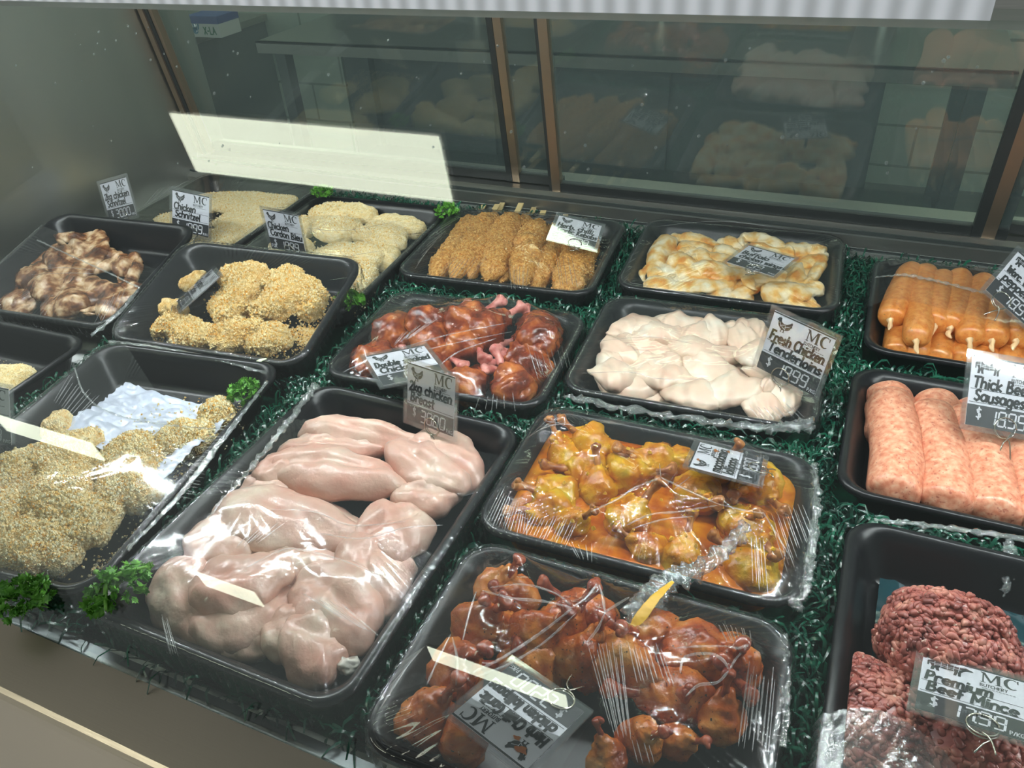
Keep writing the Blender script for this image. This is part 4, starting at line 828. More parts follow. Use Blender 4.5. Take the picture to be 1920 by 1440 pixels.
def creases(tray, lines, seed=0):
    """rounded pleats of gathered film standing along the tension lines of the sheet"""
    cell = .004; parts = []; r = np.random.default_rng(seed)
    for pts, rad in lines:
        pts, _ = resample(np.array(pts, float), .001, max(8, int(np.hypot(*np.diff(np.array(pts, float), axis=0).T).sum() / 7))); q = []
        for u, v, *_ in np.column_stack([pts[:, :2], pts[:, :1]]):
            h = HR
            for it in range(5):
                p = tray.at(u, v, h); h = float(bilerp(tray.Z, np.array([(p[0] + tray.w / 2) / cell]), np.array([(p[1] + tray.d / 2) / cell]))[0])
            p = tray.at(u, v, h); p[2] += rad * .3; q.append(p)
        q = np.array(q); n = len(q); t = np.linspace(0, 1, n); parts.append(tube(q, rad * (.25 + .75 * np.sin(np.pi * t) ** .5) * (1 + .15 * r.normal(size=n)), None, 8, .8))
    V, F = merge(parts); return obj('film_creases', mesh('film_creases', V, F, 'film_crease', True), None, tray.o)
def fan(a0, a1, b0, b1, n, rad=.0005, seed=0, jit=.18):
    """n pleats from points along a0-a1 to points along b0-b1"""
    r = np.random.default_rng(seed + n); L = []
    for i in range(n):
        t = (i + r.uniform(-.3, .3)) / max(n - 1, 1); a = np.array([a0[0] + (a1[0] - a0[0]) * t, a0[1] + (a1[1] - a0[1]) * t, 0]); b = np.array([b0[0] + (b1[0] - b0[0]) * t, b0[1] + (b1[1] - b0[1]) * t, 0])
        s0, s1 = r.uniform(0, jit), 1 - r.uniform(0, jit); L.append(([a + (b - a) * s0, a + (b - a) * (s0 + s1) / 2, a + (b - a) * s1], rad * r.uniform(.7, 1.3)))
    return L
def ln(rad, *p): return ([(x, y, 0) for x, y in p], rad)
creases(TC, fan((800, 470), (870, 400), (775, 510), (800, 440), 9) + fan((850, 480), (915, 478), (815, 520), (880, 530), 10) + fan((955, 495), (990, 495), (960, 545), (985, 545), 8) + fan((1040, 465), (1070, 470), (1050, 540), (1085, 548), 5, .0006), 1)
creases(TB, fan((760, 618), (830, 592), (735, 650), (760, 640), 7) + [ln(.0009, (745, 655), (840, 628), (950, 606)), ln(.0008, (760, 665), (870, 640), (960, 622)), ln(.0010, (818, 690), (860, 660), (930, 635)), ln(.0007, (640, 700), (660, 690), (690, 678))] + fan((985, 640), (1060, 650), (1010, 720), (1070, 690), 9) + fan((900, 740), (960, 735), (890, 770), (965, 772), 6), 2)
creases(TF, fan((945, 905), (990, 960), (905, 985), (985, 1010), 15) + fan((1000, 960), (1085, 975), (975, 1010), (1060, 1030), 14) + fan((1060, 1010), (1110, 1015), (1085, 1050), (1110, 1060), 5) + [ln(.0012, (1108, 960), (1160, 935), (1190, 915), (1240, 896)), ln(.0012, (1240, 896), (1290, 920), (1345, 945)), ln(.0012, (1175, 985), (1220, 965), (1270, 960), (1345, 948)), ln(.0009, (1185, 992), (1240, 975), (1300, 968)), ln(.0009, (1345, 945), (1400, 958), (1430, 962)), ln(.0010, (1430, 960), (1455, 1000), (1485, 1050))]
        + fan((1408, 1000), (1430, 1005), (1412, 1100), (1440, 1120), 6) + fan((1440, 960), (1500, 940), (1480, 1080), (1525, 1000), 12) + fan((1090, 800), (1040, 775), (1020, 790), (980, 830), 8) + fan((1290, 890), (1240, 870), (1255, 920), (1240, 898), 3), 3)
creases(TG, [ln(.0013, (905, 1108), (960, 1122), (1020, 1128), (1072, 1140)), ln(.0010, (920, 1102), (980, 1096), (1040, 1112), (1070, 1136)), ln(.0015, (1072, 1142), (1010, 1190), (940, 1235), (885, 1262)), ln(.0012, (1080, 1150), (1020, 1205), (955, 1245), (890, 1270)), ln(.0013, (1072, 1140), (1100, 1120), (1122, 1092)), ln(.0012, (1122, 1092), (1130, 1120), (1134, 1148)), ln(.0012, (1134, 1148), (1155, 1135), (1180, 1120)), ln(.0012, (1134, 1150), (1120, 1180), (1100, 1205)), ln(.0011, (893, 1110), (880, 1150), (868, 1200)), ln(.0011, (845, 1190), (820, 1240), (800, 1285)), ln(.0010, (848, 1195), (858, 1240), (855, 1285)),
        ln(.0014, (1275, 1262), (1285, 1232), (1330, 1226), (1355, 1238), (1366, 1256)), ln(.0010, (1268, 1215), (1320, 1212), (1365, 1212)), ln(.0012, (1365, 1212), (1385, 1216), (1404, 1208)), ln(.0014, (1286, 1306), (1310, 1285), (1345, 1280), (1366, 1258)), ln(.0010, (1404, 1210), (1380, 1235), (1368, 1256))]
        + fan((1100, 1195), (1165, 1200), (1150, 1380), (1185, 1400), 11, .0006) + fan((1175, 1200), (1235, 1205), (1195, 1290), (1265, 1290), 9) + fan((1405, 1230), (1455, 1250), (1380, 1420), (1440, 1420), 9, .0006) + fan((770, 1240), (800, 1210), (700, 1350), (740, 1250), 14) + fan((1345, 1165), (1405, 1180), (1365, 1205), (1408, 1206), 8) + fan((1180, 1380), (1215, 1390), (1195, 1440), (1230, 1440), 4), 4)
creases(TA, [ln(.0010, (462, 1065), (520, 1035), (560, 1030), (640, 1050), (715, 1080)), ln(.0009, (505, 955), (590, 960), (660, 985), (760, 978)), ln(.0009, (600, 1000), (680, 1010), (760, 990), (830, 985))] + fan((560, 1110), (640, 1130), (650, 1165), (720, 1200), 10, .0004) + fan((300, 1145), (310, 1150), (320, 1235), (338, 1242), 5) + fan((480, 985), (540, 975), (440, 1030), (480, 1020), 6), 5)
creases(TK, fan((395, 800), (335, 930), (430, 800), (365, 935), 22, .0005) + fan((130, 700), (190, 740), (95, 760), (140, 790), 10), 6)
creases(TM, [ln(.0006, (70, 505), (120, 502), (180, 506)), ln(.0006, (60, 515), (130, 512), (190, 514))] + fan((200, 560), (235, 540), (175, 610), (215, 590), 6), 7)
creases(TE_, [ln(.0007, (1090, 700), (1180, 698), (1235, 710), (1330, 712)), ln(.0005, (1120, 640), (1220, 632), (1300, 645))] + fan((1400, 760), (1480, 755), (1430, 795), (1510, 785), 9), 8)
creases(TO, fan((300, 350), (370, 332), (262, 395), (330, 350), 9) + fan((480, 420), (540, 395), (440, 455), (500, 430), 9), 9)
creases(TP, fan((570, 425), (690, 425), (590, 440), (700, 438), 5) + [ln(.0007, (575, 428), (650, 432), (760, 412)), ln(.0006, (610, 500), (660, 480), (720, 470))], 10)
creases(TD, fan((1180, 520), (1200, 470), (1165, 535), (1180, 480), 5) + [ln(.0007, (1180, 530), (1260, 545), (1340, 560)), ln(.0005, (1230, 425), (1350, 415), (1480, 430))], 11)

# ------------------------------------------------------------------ writing
def arc(cx_, cy_, rx, ry, a0, a1, n=12):
    return [(cx_ + rx * math.cos(math.radians(a0 + (a1 - a0) * i / n)), cy_ + ry * math.sin(math.radians(a0 + (a1 - a0) * i / n))) for i in range(n + 1)]
def bowl(x0, x1, y0=0, y1=.6): return arc((x0 + x1) / 2, (y0 + y1) / 2, (x1 - x0) / 2, (y1 - y0) / 2, 0, 360, 14)
GL_ = {  # a felt-pen hand: width, strokes
 'a': (.55, [bowl(0, .46), [(.46, .58), (.46, .1), (.54, 0)]]), 'b': (.52, [[(.02, 1), (.02, 0)], bowl(.02, .46)]), 'c': (.46, [arc(.24, .3, .24, .3, 50, 310)]),
 'd': (.54, [bowl(0, .44), [(.45, 1), (.45, 0)]]), 'e': (.50, [[(.03, .30), (.45, .34)] + arc(.24, .3, .22, .3, 10, 310)]), 'f': (.40, [arc(.26, .82, .14, .18, 40, 180, 6) + [(.12, 0)], [(0, .52), (.3, .54)]]),
 'g': (.54, [bowl(0, .44), [(.45, .58), (.45, -.2)] + arc(.24, -.18, .21, .16, 0, -150, 6)]), 'h': (.52, [[(.03, 1), (.03, 0)], [(.03, .4)] + arc(.24, .4, .2, .2, 150, 0, 6) + [(.44, 0)]]),
 'i': (.20, [[(.08, .58), (.08, 0)], [(.08, .80), (.10, .86)]]), 'k': (.48, [[(.03, 1), (.03, 0)], [(.40, .60), (.05, .26), (.44, 0)]]), 'l': (.20, [[(.07, 1), (.07, .06), (.14, 0)]]),
 'm': (.78, [[(.03, .58), (.03, 0)], [(.03, .4)] + arc(.2, .4, .16, .2, 150, 0, 5) + [(.36, 0)], [(.36, .4)] + arc(.53, .4, .16, .2, 150, 0, 5) + [(.70, 0)]]),
 'n': (.52, [[(.03, .58), (.03, 0)], [(.03, .4)] + arc(.24, .4, .2, .2, 150, 0, 6) + [(.44, 0)]]), 'o': (.52, [bowl(.02, .46)]), 'p': (.52, [[(.03, .6), (.03, -.38)], bowl(.03, .46)]),
 'r': (.40, [[(.03, .58), (.03, 0)], [(.03, .38)] + arc(.22, .40, .18, .2, 160, 40, 5)]), 's': (.42, [[(.38, .52), (.2, .6), (.05, .48), (.2, .32), (.37, .18), (.2, 0), (.02, .08)]]),
 't': (.38, [[(.16, .92), (.16, .08), (.28, 0)], [(0, .60), (.34, .62)]]), 'u': (.52, [[(.03, .58), (.03, .2)] + arc(.23, .2, .2, .2, 180, 360, 6) + [(.43, .58), (.43, 0)]]),
 'v': (.46, [[(.02, .58), (.22, 0), (.42, .58)]]), 'w': (.66, [[(.02, .58), (.16, 0), (.31, .5), (.46, 0), (.60, .58)]]), 'z': (.46, [[(.02, .58), (.40, .58), (.02, 0), (.42, .02)], [(.10, .30), (.34, .31)]]), 'y': (.48, [[(.03, .58), (.22, .04)], [(.42, .60), (.10, -.36)]]),
 'B': (.62, [[(.04, 1), (.04, 0)], [(.04, 1), (.38, .96), (.42, .76), (.32, .56), (.06, .52), (.42, .44), (.52, .22), (.40, .02), (.04, 0)]]), 'C': (.62, [arc(.34, .5, .32, .5, 50, 310)]), 'D': (.62, [[(.04, 1), (.04, 0)], [(.04, 1), (.34, .94), (.52, .62), (.48, .24), (.30, .02), (.04, 0)]]),
 'F': (.54, [[(.06, 1), (.06, 0)], [(0, .98), (.50, 1)], [(.06, .52), (.38, .54)]]), 'G': (.66, [arc(.34, .5, .32, .5, 50, 300) + [(.58, .40), (.34, .40)]]), 'H': (.62, [[(.04, 1), (.04, 0)], [(.52, 1), (.52, 0)], [(.04, .5), (.52, .54)]]), 'K': (.58, [[(.04, 1), (.04, 0)], [(.50, 1), (.06, .46), (.52, 0)]]),
 'M': (.78, [[(.04, 0), (.06, .98), (.36, .3), (.66, 1), (.70, 0)]]), 'P': (.54, [[(.05, 1), (.05, 0)], [(.05, 1), (.38, .96), (.46, .72), (.34, .48), (.06, .44)]]), 'S': (.54, [[(.46, .88), (.28, 1), (.08, .86), (.12, .62), (.40, .42), (.44, .16), (.24, 0), (.03, .12)]]), 'T': (.60, [[(.0, .98), (.56, 1)], [(.28, 1), (.26, 0)]]), 'W': (.84, [[(.02, 1), (.2, 0), (.40, .7), (.60, 0), (.78, 1)]]),
 'U': (.62, [[(.05, 1), (.05, .28)] + arc(.29, .26, .24, .26, 180, 360, 8) + [(.53, 1)]]), 'E': (.52, [[(.46, 1), (.05, 1), (.05, 0), (.47, 0)], [(.05, .52), (.38, .52)]]), 'R': (.58, [[(.05, 0), (.05, 1), (.40, .96), (.46, .74), (.34, .52), (.05, .48), (.50, 0)]]), 'Y': (.56, [[(.02, 1), (.27, .5), (.52, 1)], [(.27, .5), (.27, 0)]]), 'O': (.66, [arc(.33, .5, .29, .5, 0, 360, 16)]),
 'X': (.56, [[(.03, 1), (.5, 0)], [(.5, 1), (.03, 0)]]), 'L': (.5, [[(.05, 1), (.05, 0), (.44, 0)]]), 'A': (.62, [[(.02, 0), (.30, 1), (.58, 0)], [(.13, .36), (.47, .36)]]), '-': (.4, [[(.06, .45), (.32, .45)]]), '/': (.4, [[(.02, -.05), (.34, 1.02)]]),
 '2': (.52, [arc(.24, .74, .20, .24, 160, -20, 7) + [(.03, .02), (.46, .04)]]), '$': (.54, [[(.44, .84), (.26, .94), (.08, .80), (.14, .58), (.38, .44), (.42, .20), (.24, .06), (.04, .16)], [(.25, 1.08), (.25, -.08)]]), '&': (.6, [[(.54, 0), (.14, .68), (.22, .96), (.36, .84), (.06, .34), (.14, .04), (.36, .06), (.52, .36)]]), ',': (.2, [[(.1, .08), (.04, -.14)]]), '.': (.2, [[(.08, .02), (.11, .06)]]), ' ': (.32, [])}
def ribbon(pl, t, z=0.):
    """flat strokes of width t along polylines"""
    parts = []
    for p in pl:
        p = np.array(p, float)
        for a, b in zip(p[:-1], p[1:]):
            d = b - a; l = np.linalg.norm(d) + 1e-9; d /= l; n = np.array([-d[1], d[0]]) * t / 2; q = d * t * .3; a2, b2 = a - q, b + q
            parts.append((np.array([[*(a2 - n), z], [*(b2 - n), z], [*(b2 + n), z], [*(a2 + n), z]]), np.array([[0, 1, 2, 3]])))
    return parts
def text(s, x, y, h, t, wmax=None, slant=.08, rise=0., jit=.0, seed=0):
    r = np.random.default_rng(seed); W_ = sum(GL_[c][0] + .08 for c in s) - .08; sx = h if wmax is None else min(h, wmax / W_); pl, cx_ = [], 0
    for c in s:
        g = GL_[c]; dy = r.normal() * jit
        for st in g[1]: pl.append([(x + (cx_ + px_ + slant * py_) * sx, y + (py_ + dy) * h + rise * cx_ * sx) for px_, py_ in st])
        cx_ += g[0] + .08
    return ribbon(pl, t)
SEGS = {'0': 'abcdef', '1': 'bc', '2': 'abged', '3': 'abgcd', '4': 'fgbc', '5': 'afgcd', '6': 'afgedc', '7': 'abc', '8': 'abcdefg', '9': 'abcdfg'}
def digits(s, x, y, w_, h, t):
    SX = {'a': ((.15, 1), (.85, 1)), 'b': ((1, .94), (1, .56)), 'c': ((1, .44), (1, .06)), 'd': ((.15, 0), (.85, 0)), 'e': ((0, .44), (0, .06)), 'f': ((0, .94), (0, .56)), 'g': ((.15, .5), (.85, .5))}; pl = []
    for c in s:
        if c == '.': pl.append([(x - w_ * .22, y), (x - w_ * .22 + t * .2, y)]); continue
        for k in SEGS[c]: pl.append([(x + px_ * w_ + py_ * h * .08, y + py_ * h) for px_, py_ in SX[k]])
        x += w_ * 1.42
    return ribbon(pl, t)
def flat(poly, z=0.):
    tri = tessellate_polygon([[Vector((x, y, 0)) for x, y in poly]]); V = np.array([[x, y, z] for x, y in poly]); T_ = np.array([t for t in tri])
    nn = np.cross(V[T_[:, 1]] - V[T_[:, 0]], V[T_[:, 2]] - V[T_[:, 0]])[:, 2]; T_[nn < 0] = T_[nn < 0][:, ::-1]; return V, T_
HEN = [(.02, .78), (.10, .84), (.12, .95), (.17, .90), (.20, .99), (.24, .92), (.29, .94), (.30, .82), (.34, .68), (.48, .60), (.66, .62), (.80, .74), (.92, .88), (.99, .82), (.97, .68), (1.0, .58), (.93, .48), (.88, .34), (.74, .23), (.62, .20), (.60, .07), (.68, .02), (.50, .02), (.55, .07), (.55, .18), (.46, .18), (.44, .07), (.49, .02), (.34, .02), (.40, .07), (.40, .20), (.26, .30), (.16, .46), (.14, .62), (.12, .70), (.08, .64), (.07, .73)]
COW = [(.02, .86), (.08, .92), (.55, .92), (.66, .88), (.78, .93), (.84, 1.0), (.87, .94), (.98, .84), (1.0, .76), (.93, .72), (.86, .70), (.80, .60), (.76, .48), (.74, .40), (.74, .05), (.68, .05), (.67, .36), (.64, .05), (.58, .05), (.60, .40), (.40, .36), (.28, .40), (.26, .30), (.28, .05), (.21, .05), (.18, .28), (.15, .05), (.08, .05), (.10, .40), (.05, .62), (.035, .40), (.005, .40), (.0, .80)]
def hen(x, y, w_, h): return [flat([(x + a * w_, y + b * h) for a, b in HEN])]
def cow(x, y, w_, h): return [flat([(x + a * w_, y + b * h) for a, b in COW])]
def hen_cuts(x, y, w_, h):
    return ribbon([[(x + a * w_, y + b * h) for a, b in l] for l in ([(.22, .62), (.34, .44), (.30, .32)], [(.34, .44), (.56, .56)], [(.36, .42), (.60, .26)], [(.60, .58), (.62, .24)], [(.62, .42), (.86, .56)])], h * .022, .0002)
def cow_cuts(x, y, w_, h):
    return ribbon([[(x + a * w_, y + b * h) for a, b in l] for l in ([(.16, .9), (.16, .45)], [(.30, .92), (.30, .42)], [(.44, .92), (.44, .4)], [(.58, .9), (.58, .42)], [(.70, .88), (.68, .42)], [(.04, .66), (.74, .66)], [(.16, .55), (.58, .52)])], h * .025, .0002)
def logo(x, y, w_, h):
    P_ = []; q = lambda pts: P_.append(flat([(x + a * w_, y + b * h) for a, b in pts]))
    q([(.02, .36), (.16, .36), (.16, .39), (.11, .40), (.11, .92), (.07, .92), (.07, .40), (.02, .39)]); q([(.02, 1), (.13, 1), (.30, .52), (.26, .42), (.08, .92), (.02, .96)])
    q([(.26, .42), (.30, .42), (.47, 1), (.42, 1)]); q([(.40, .36), (.57, .36), (.57, .39), (.52, .40), (.52, .96), (.57, .97), (.57, 1), (.44, 1), (.42, .94), (.44, .40), (.40, .39)])
    a = arc(.80, .68, .20, .33, 48, 312, 18); b = arc(.83, .68, .13, .27, 300, 60, 18); q(a + b); q([(.93, .96), (.97, 1.0), (.97, .78), (.945, .78), (.93, .86)])
    for V, F in text('BUTCHERY', x + .02 * w_, y + .10 * h, .17 * h, h * .030, w_ * .96, 0): P_.append((V, F))
    P_ += ribbon([[(x + a_ * w_, y), (x + (a_ + .05) * w_, y)] for a_ in np.arange(.08, .9, .085)], h * .03)
    return P_
CW = .078
def up_tri(parts): return merge(parts)
def price_tag(p, x, up, lines, price, label, dollar=True, small='P/KG', emblem='hen', s=1.0, extra=None, stem=.03, ring=True, hole=.55, stains=()):
    x = np.array(x, float); up = np.array(up, float); x /= np.linalg.norm(x); up -= x * (up @ x); up /= np.linalg.norm(up); n = np.cross(x, up); M = np.eye(4); M[:3, 0], M[:3, 1], M[:3, 2], M[:3, 3] = x, up, n, p
    M = M @ np.diag([s, s, s, 1]); R = empty('price_tag', M); tag(R, label, 'price tag', 'butcher price tags'); H_ = CW / 2
    def part(nm, parts, m, z, par=None):
        V, F = merge(parts); V = V.copy(); V[:, 2] += z; return obj(nm, mesh(nm, V, F, m, False), None, par or R)
    card = part('card', [box(-H_, H_, -H_, H_, -.0003, .0003)], 'card_white', 0)
    part('price_band', [box(-H_, H_, -H_, -H_ + .30 * CW, .0003, .0006)], 'band_black', 0, card)
    part('header_line', [box(-H_, H_, H_ - .022 * CW, H_, .0003, .0006)], 'band_black', 0, card)
    c = lambda a, b: (-H_ + a * CW, -H_ + b * CW)
    part('ruled_line', ribbon([[c(.02, .525), c(.98, .525)], [c(.02, .335), c(.98, .335)]], .0006), 'ink', .0005, card)
    em = part(emblem + '_emblem', (hen(*c(.07, .72), .27 * CW, .24 * CW) if emblem == 'hen' else cow(*c(.05, .74), .46 * CW, .20 * CW)), 'ink', .0006, card)
    part('cut_lines', (hen_cuts(*c(.07, .72), .27 * CW, .24 * CW) if emblem == 'hen' else cow_cuts(*c(.05, .74), .46 * CW, .20 * CW)), 'card_white', .0006, card)
    part('shop_logo', logo(*c(.57, .67), .38 * CW, .29 * CW), 'ink', .0006, card)
    hw = []
    for i, l in enumerate(lines): hw += text(l, *c(.05 if i == 0 else .08, (.55, .365)[i]), (.135 if len(l) > 14 else .155) * CW, .0027, .90 * CW, .10, -.02, .02, i + len(l))
    part('handwriting', hw, 'ink', .0007, card)
    dg = digits(price, *c(.30, .05), .098 * CW, .20 * CW, .0019)
    if dollar: dg += text('$', *c(.13, .11), .15 * CW, .0016, None, 0)
    if small: dg += text(small, *c(.86, .03), .055 * CW, .0007, None, 0)
    if extra: dg += text(extra, *c(.03, .05), .08 * CW, .0011, None, 0)
    part('price_digits', dg, 'digit_white', .0008, card)
    part('clear_sleeve', [box(-.045, .045, -.045, .045, .0013, .0016)], 'sleeve', 0)
    part('sleeve_back', [box(-.045, .045, -.045, .045, -.0010, -.0007)], 'sleeve', 0)
    for q, (sx_, sy_, sr_) in enumerate(stains):
        part('sauce_smear', [flat([(c(sx_, sy_)[0] + sr_ * (1 + .4 * math.sin(3 * a_ + q)) * math.cos(a_), c(sx_, sy_)[1] + sr_ * .7 * (1 + .3 * math.sin(2 * a_)) * math.sin(a_)) for a_ in np.linspace(0, 6.1, 18)])], 'sauce', .0011, card)
    if ring:
        rx = -H_ + hole * CW; a = np.linspace(0, 4 * np.pi, 50); r_ = .0115
        pts = np.column_stack([rx + r_ * np.cos(a), -.036 + r_ * np.sin(a), .0028 - a / (4 * np.pi) * .0056]); pts = np.vstack([pts, [[rx + .006, -.047, -.003], [rx + .002, -.052, -.003], [rx - .004, -.045 - stem, -.004]]])
        V, F = tube(pts, .0007, None, 8); obj('wire_ring', mesh('wire_ring', V, F, 'wire', True), None, R)
        V, F = tube([[rx + .0, -.047, .003], [rx + .006, -.052, .002], [rx + .010, -.045 - stem, 0]], .0007, 8, 8); obj('wire_leg', mesh('wire_leg', V, F, 'wire', True), None, R)
    return R
price_tag(P(807, 748, .100), (.974, -.216, .065), (0, .29, .957), ['2kg chicken', 'Breast'], '30.00', 'upright price card reading 2kg chicken breast, wired into the raw breasts', stem=.032, hole=.55)
price_tag((-.506, .712, .100), (.606, .682, -.10), (-.76, .648, -.047), ['Double smoked', 'Chicken'], '19.99', 'price card fallen back on the smoked drumsticks, behind the upright breast card', ring=False, s=1.06)
price_tag((-1.168, 1.032, .100), (.977, .149, -.155), (.102, .311, .945), ['Chicken', 'Schnitzel'], '19.99', 'bright upright price card reading chicken schnitzel, in the corner tray', stem=.045)
price_tag((-.937, 1.021, .096), (.999, -.02, -.034), (.034, -.007, .999), ['Chicken', 'Cordon Bleu'], '19.99', 'upright price card reading chicken cordon bleu', extra='FOR', stem=.03)
price_tag((-1.393, 1.061, .092), (.96, .097, .261), (-.279, .31, .909), ['2kg chicken', 'Schnitzel'], '30.00', 'price card leaning against the steel end panel behind the glazed wings', stem=.04)
price_tag((-.436, 1.187, .087), (.961, .175, -.213), (-.153, .981, .116), ['Herb, chilli,', 'Garlic Kebabs'], '19.99', 'price card lying on the film over the crumbed kebabs', stem=.008)
price_tag((-.12, 1.172, .086), (.96, -.28, -.029), (.279, .96, -.036), ['Buffalo', 'chicken wings'], '7.99', 'price card lying on the buffalo wings', stem=.008)
price_tag((-.034, .879, .112), (.918, -.387, -.082), (.134, .108, .985), ['Fresh Chicken', 'Tenderloins'], '19.99', 'large upright price card at the tenderloin tray, against the green grass', s=1.07, stem=.03, hole=.42)
price_tag((.195, .86, .115), (.94, .284, -.19), (-.067, .699, .712), ['Thick Beef', 'Sausages'], '18.99', 'price card with a cow emblem over the thick pink sausages', emblem='cow', s=1.03, stem=.03)
price_tag((.232, 1.115, .120), (.818, -.168, -.551), (.422, .826, .374), ['Worc. & Cracked', 'pepper'], '18.99', 'tilted price card at the thin orange sausages, cut by the picture edge', emblem='cow', s=1.04, stem=.02, hole=.30)
price_tag((-.076, .677, .086), (-.036, .954, -.297), (-.998, -.019, .062), ['macadamia', 'lollipops'], '18.00', 'sauce-stained price card turned sideways on the yellow lollipops', s=.94, stains=((.80, .70, .004), (.30, .90, .003), (.88, .52, .003)), ring=True, stem=.01)
price_tag((-.17, .313, .094), (-.959, .283, -.018), (-.28, -.934, .223), ['Herb Chilli Garlic', 'chicken lollipops'], '22.00', 'price card lying upside down under film on the red lollipops', s=.97, stains=((.18, .84, .005), (.30, .76, .003)), stem=.02, hole=.28)
price_tag((.158, .462, .090), (.987, -.098, .131), (.13, .956, -.262), ['Premium', 'Beef Mince'], '17.99', 'shaded price card lying in front of the tall mince mound', emblem='cow', s=.94, stem=.02, hole=.62)
price_tag((-.978, .441, .100), (.964, .215, -.157), (.072, .357, .931), ['Chicken', 'Schnitzel'], '14.99', 'price card cut off by the picture edge beside the crumbed schnitzels', stem=.03)
price_tag((-.949, .805, .092), (.779, -.585, .227), (.456, .776, .436), ['Crumbed', 'chicken'], '19.99', 'narrow foreshortened price card lying in the tilted golden crumbed tray', stem=.01, hole=.3)
# yellow sauce stains on two cards are smears of sauce in their own right

# ------------------------------------------------------------------ parsley
def parsley(p, size, n, label, seed, stems=(), squash=(1, 1, .7)):
    r = np.random.default_rng(seed); parts = []
    base = np.array([(-.12, 0), (-.5, .35), (-.34, .42), (-.55, .72), (-.25, .70), (-.18, .95), (0, .82), (.18, .98), (.25, .70), (.55, .72), (.34, .42), (.5, .35), (.12, 0)])
    tri = np.array([t for t in tessellate_polygon([[Vector((x, y, 0)) for x, y in base]])])
    for i in range(n):
        d = r.normal(size=3); d /= np.linalg.norm(d); d[2] = abs(d[2]) * .9 + .1; c = d * r.uniform(.25, 1.) ** .6 * size * np.array(squash)
        x = r.normal(size=3); y = d + r.normal(size=3) * .7; y /= np.linalg.norm(y); x -= y * (x @ y); x /= np.linalg.norm(x); z = np.cross(x, y); l = size * r.uniform(.28, .5)
        q = np.column_stack([base, .35 * base[:, 0] ** 2 + .25 * np.sin(base[:, 0] * 9 + i) * .3]); V = c + l * (q[:, :1] * x + q[:, 1:2] * y + q[:, 2:] * z); parts.append((V, tri))
    R = obj('parsley_sprig', mesh('parsley_sprig', *merge(parts), 'parsley', False), T4(*p)); tag(R, label, 'parsley', 'parsley garnish')
    if stems:
        V, F = merge([tube(np.array(st) * size, [.09 * size, .07 * size, .05 * size][:len(st)] if len(st) <= 3 else .07 * size, 10, 8) for st in stems]); obj('stem', mesh('stem', V, F, 'stem_green', True), None, R)
    return R
parsley(P(225, 1112, .066), .030, 90, 'large leafy parsley sprig with thick stems on the corner of the raw breast tray', 21, [[(-1.25, .25, .3), (-.6, .1, .5), (.1, .1, .6)], [(-.5, .1, .5), (0, -.4, .5), (.5, -.9, .4)], [(-.3, .1, .5), (.1, .5, .6), (.4, 1, .4)]], (.75, 1.15, .55))
parsley(P(50, 1125, .056), .026, 130, 'dark curly parsley tuft at the front corner of the crumbed schnitzel tray', 22)
parsley(P(460, 738, .056), .022, 110, 'bright parsley tuft at the back corner of the crumbed schnitzel tray', 23)
parsley(P(658, 568, .050), .024, 110, 'parsley tuft by the green grass at the front of the cordon bleu tray', 24)
parsley(P(606, 364, .062), .022, 90, 'small parsley tuft at the back rim of the cordon bleu tray', 25)
parsley(P(838, 398, .058), .022, 90, 'small parsley tuft between the cordon bleu tray and the kebabs', 26)

# ------------------------------------------------------------------ green plastic grass on the deck
ALLT = [TA, TB, TC, TD, TE_, TF, TG, TH, TI, TJ, TK, TL, TM, TN, TO, TP]
def grass(n, x0, x1, y0, y1, seed):
    r = np.random.default_rng(seed); q = np.column_stack([r.uniform(x0, x1, n), r.uniform(y0, y1, n)]); ok = np.ones(n, bool)
    for t in ALLT:
        l = np.column_stack([q, np.full(n, .03), np.ones(n)]) @ t.Mi.T; ok &= ~((np.abs(l[:, 0]) < t.w / 2 - .004) & (np.abs(l[:, 1]) < t.d / 2 - .004))
    q = q[ok]; n = len(q); a = r.uniform(0, 6.28, n); L = r.uniform(.018, .040, n); hh = r.uniform(.012, .036, n); wd = r.uniform(.0011, .0021, n); z0 = r.uniform(0, .012, n); cv = r.normal(size=n) * .5
    rows = []
    for s in np.linspace(0, 1, 5):
        aa = a + cv * s; x = q[:, 0] + np.cos(aa) * L * s; y = q[:, 1] + np.sin(aa) * L * s; z = z0 + hh * np.sin(s * 2.4) + .001; w_ = wd * (1 - .55 * s ** 2); tw = a + 1.57 + cv * s
        ox, oy, oz = np.cos(tw) * w_, np.sin(tw) * w_, w_ * np.sin(cv * 3 + s * 2) * .7
        rows += [np.column_stack([x - ox, y - oy, z - oz]), np.column_stack([x + ox, y + oy, z + oz])]
    V = np.stack(rows, 1); F = np.array([[2 * k, 2 * k + 1, 2 * k + 3, 2 * k + 2] for k in range(4)])
    ok = np.ones(n, bool)
    for t in ALLT:
        for k_ in (2, 3, 4):
            e_ = (rows[2 * k_] + rows[2 * k_ + 1]) / 2; l = np.column_stack([e_, np.ones(n)]) @ t.Mi.T; ins = .010 * np.clip(1 - l[:, 2] / HR, 0, 1) - .001
            ok &= ~((np.abs(l[:, 0]) < t.w / 2 - ins) & (np.abs(l[:, 1]) < t.d / 2 - ins) & (l[:, 2] > -.02))
    V = V[ok]; n = len(V)
    return V.reshape(-1, 3), (F[None] + (np.arange(n) * 10)[:, None, None]).reshape(-1, 4)
V, F = grass(130000, -1.06, .44, .274, 1.335, 30)
V, F = merge([(V, F), box(-1.06, 1.04, .276, 1.34, .0003, .0018)])
o = obj('plastic_grass', mesh('plastic_grass', V, F, 'plastic_grass', True)); tag(o, 'shiny dark green plastic grass covering the deck between the trays', 'plastic grass', None, 'stuff')

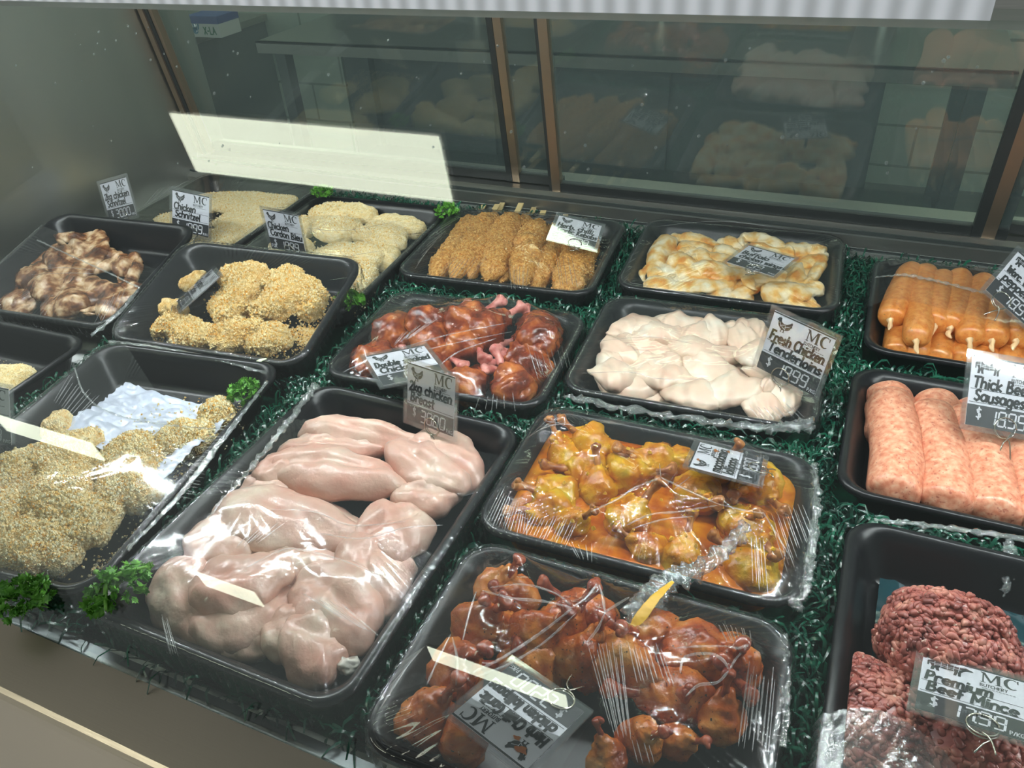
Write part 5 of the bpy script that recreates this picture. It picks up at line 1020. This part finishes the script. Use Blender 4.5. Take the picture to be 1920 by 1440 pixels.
# ------------------------------------------------------------------ ceiling lights of the shop and things in the room behind
def panel(x0, x1, y0, y1, label):
    R = empty('ceiling_light', T4((x0 + x1) / 2, (y0 + y1) / 2, 1.93)); tag(R, label, 'ceiling light', 'shop ceiling lights'); w_, d_ = (x1 - x0) / 2, (y1 - y0) / 2
    V, F = box(-w_, w_, -d_, d_, -.028, -.020); obj('diffuser', mesh('diffuser', V, F, 'panel_glow', False), None, R)
    V, F = merge([box(-w_ - .012, w_ + .012, -d_ - .012, d_ + .012, -.020, 0)]); obj('housing', mesh('housing', V, F, 'housing', False), None, R)
panel(-2.41, -1.27, -.49, -.25, 'long ceiling light mirrored as the pale slab above the corner schnitzels')
panel(-2.30, -1.20, -4.69, -4.47, 'ceiling light mirrored as the pale bar over the red lollipops')
panel(-4.64, -4.00, -4.86, -4.62, 'ceiling light mirrored as the small pale bar over the raw breasts')
panel(-1.35, -.25, 3.05, 3.30, 'ceiling light over the middle of the bench behind the case')
panel(.35, 1.45, 3.05, 3.30, 'ceiling light over the bench end by the sausages')
panel(-3.9, -2.8, 3.05, 3.30, 'ceiling light over the dark side counter')
panel(-5.75, -4.70, -3.12, -2.92, 'ceiling light mirrored as the pale bar over the crumbed schnitzels')
gb = P(398, 42, .02); tt = (3.0 - CAM[1]) / (gb - CAM)[1]; gb = CAM + (gb - CAM) * tt
R = empty('glove_box', T4(gb[0], 3.0, -.045)); tag(R, 'white and blue cardboard glove box on the dark side counter', 'box')
obj('carton', mesh('carton', *box(-.088, .088, -.06, .08, 0, .070), 'box_white', False), None, R)
obj('lid_band', mesh('lid_band', *box(-.090, .090, -.062, .082, .058, .090), 'box_blue', False), None, R)
V, F = merge(text('X-LA', -.004, .014, .030, .006, None, 0)); V = V[:, [0, 2, 1]]; V[:, 1] = -.0612; obj('lettering', mesh('lettering', V, F, 'ink_green', False), None, R)
V, F = merge([flat(arc(-.055, .028, .016, .015, 0, 360, 14))] + ribbon([[(-.055 + .010 * k, .035), (-.060 + .015 * k, .055)] for k in range(-1, 3)], .007)); V = V[:, [0, 2, 1]]; V[:, 1] = -.0612; obj('hand_emblem', mesh('hand_emblem', V, F, 'ink_blue', False), None, R)
# small water drops on the outside of the front glass
r_ = np.random.default_rng(77); D_ = ico(2); parts = []
for i in range(120):
    u, v = (r_.uniform(150, 420), r_.gamma(1.2, 30)) if i < 45 else ((r_.uniform(300, 1900), r_.uniform(20, 330)) if i < 110 else (r_.uniform(0, 300), r_.uniform(50, 320)))
    d = ray(u, v); g0 = np.array([0, GY + .004, GZ - .004]) + gn * .005; t_ = ((g0 - CAM) @ gn) / (d @ gn); c = CAM + d * t_
    if (c - g0) @ gd > GL - .03: continue
    k = r_.uniform(.0006, .0014); q = D_[0] * (k, k, k); q = q[:, :1] * np.array([1, 0, 0]) + q[:, 1:2] * gd * 1.2 + q[:, 2:] * gn * .45; parts.append((q + c + gn * .0002, D_[1]))
V, F = merge(parts); o = obj('water_drops', mesh('water_drops', V, F, 'drop', True)); tag(o, 'tiny water drops spotted over the upper part of the front glass', 'water drops', None, 'stuff')
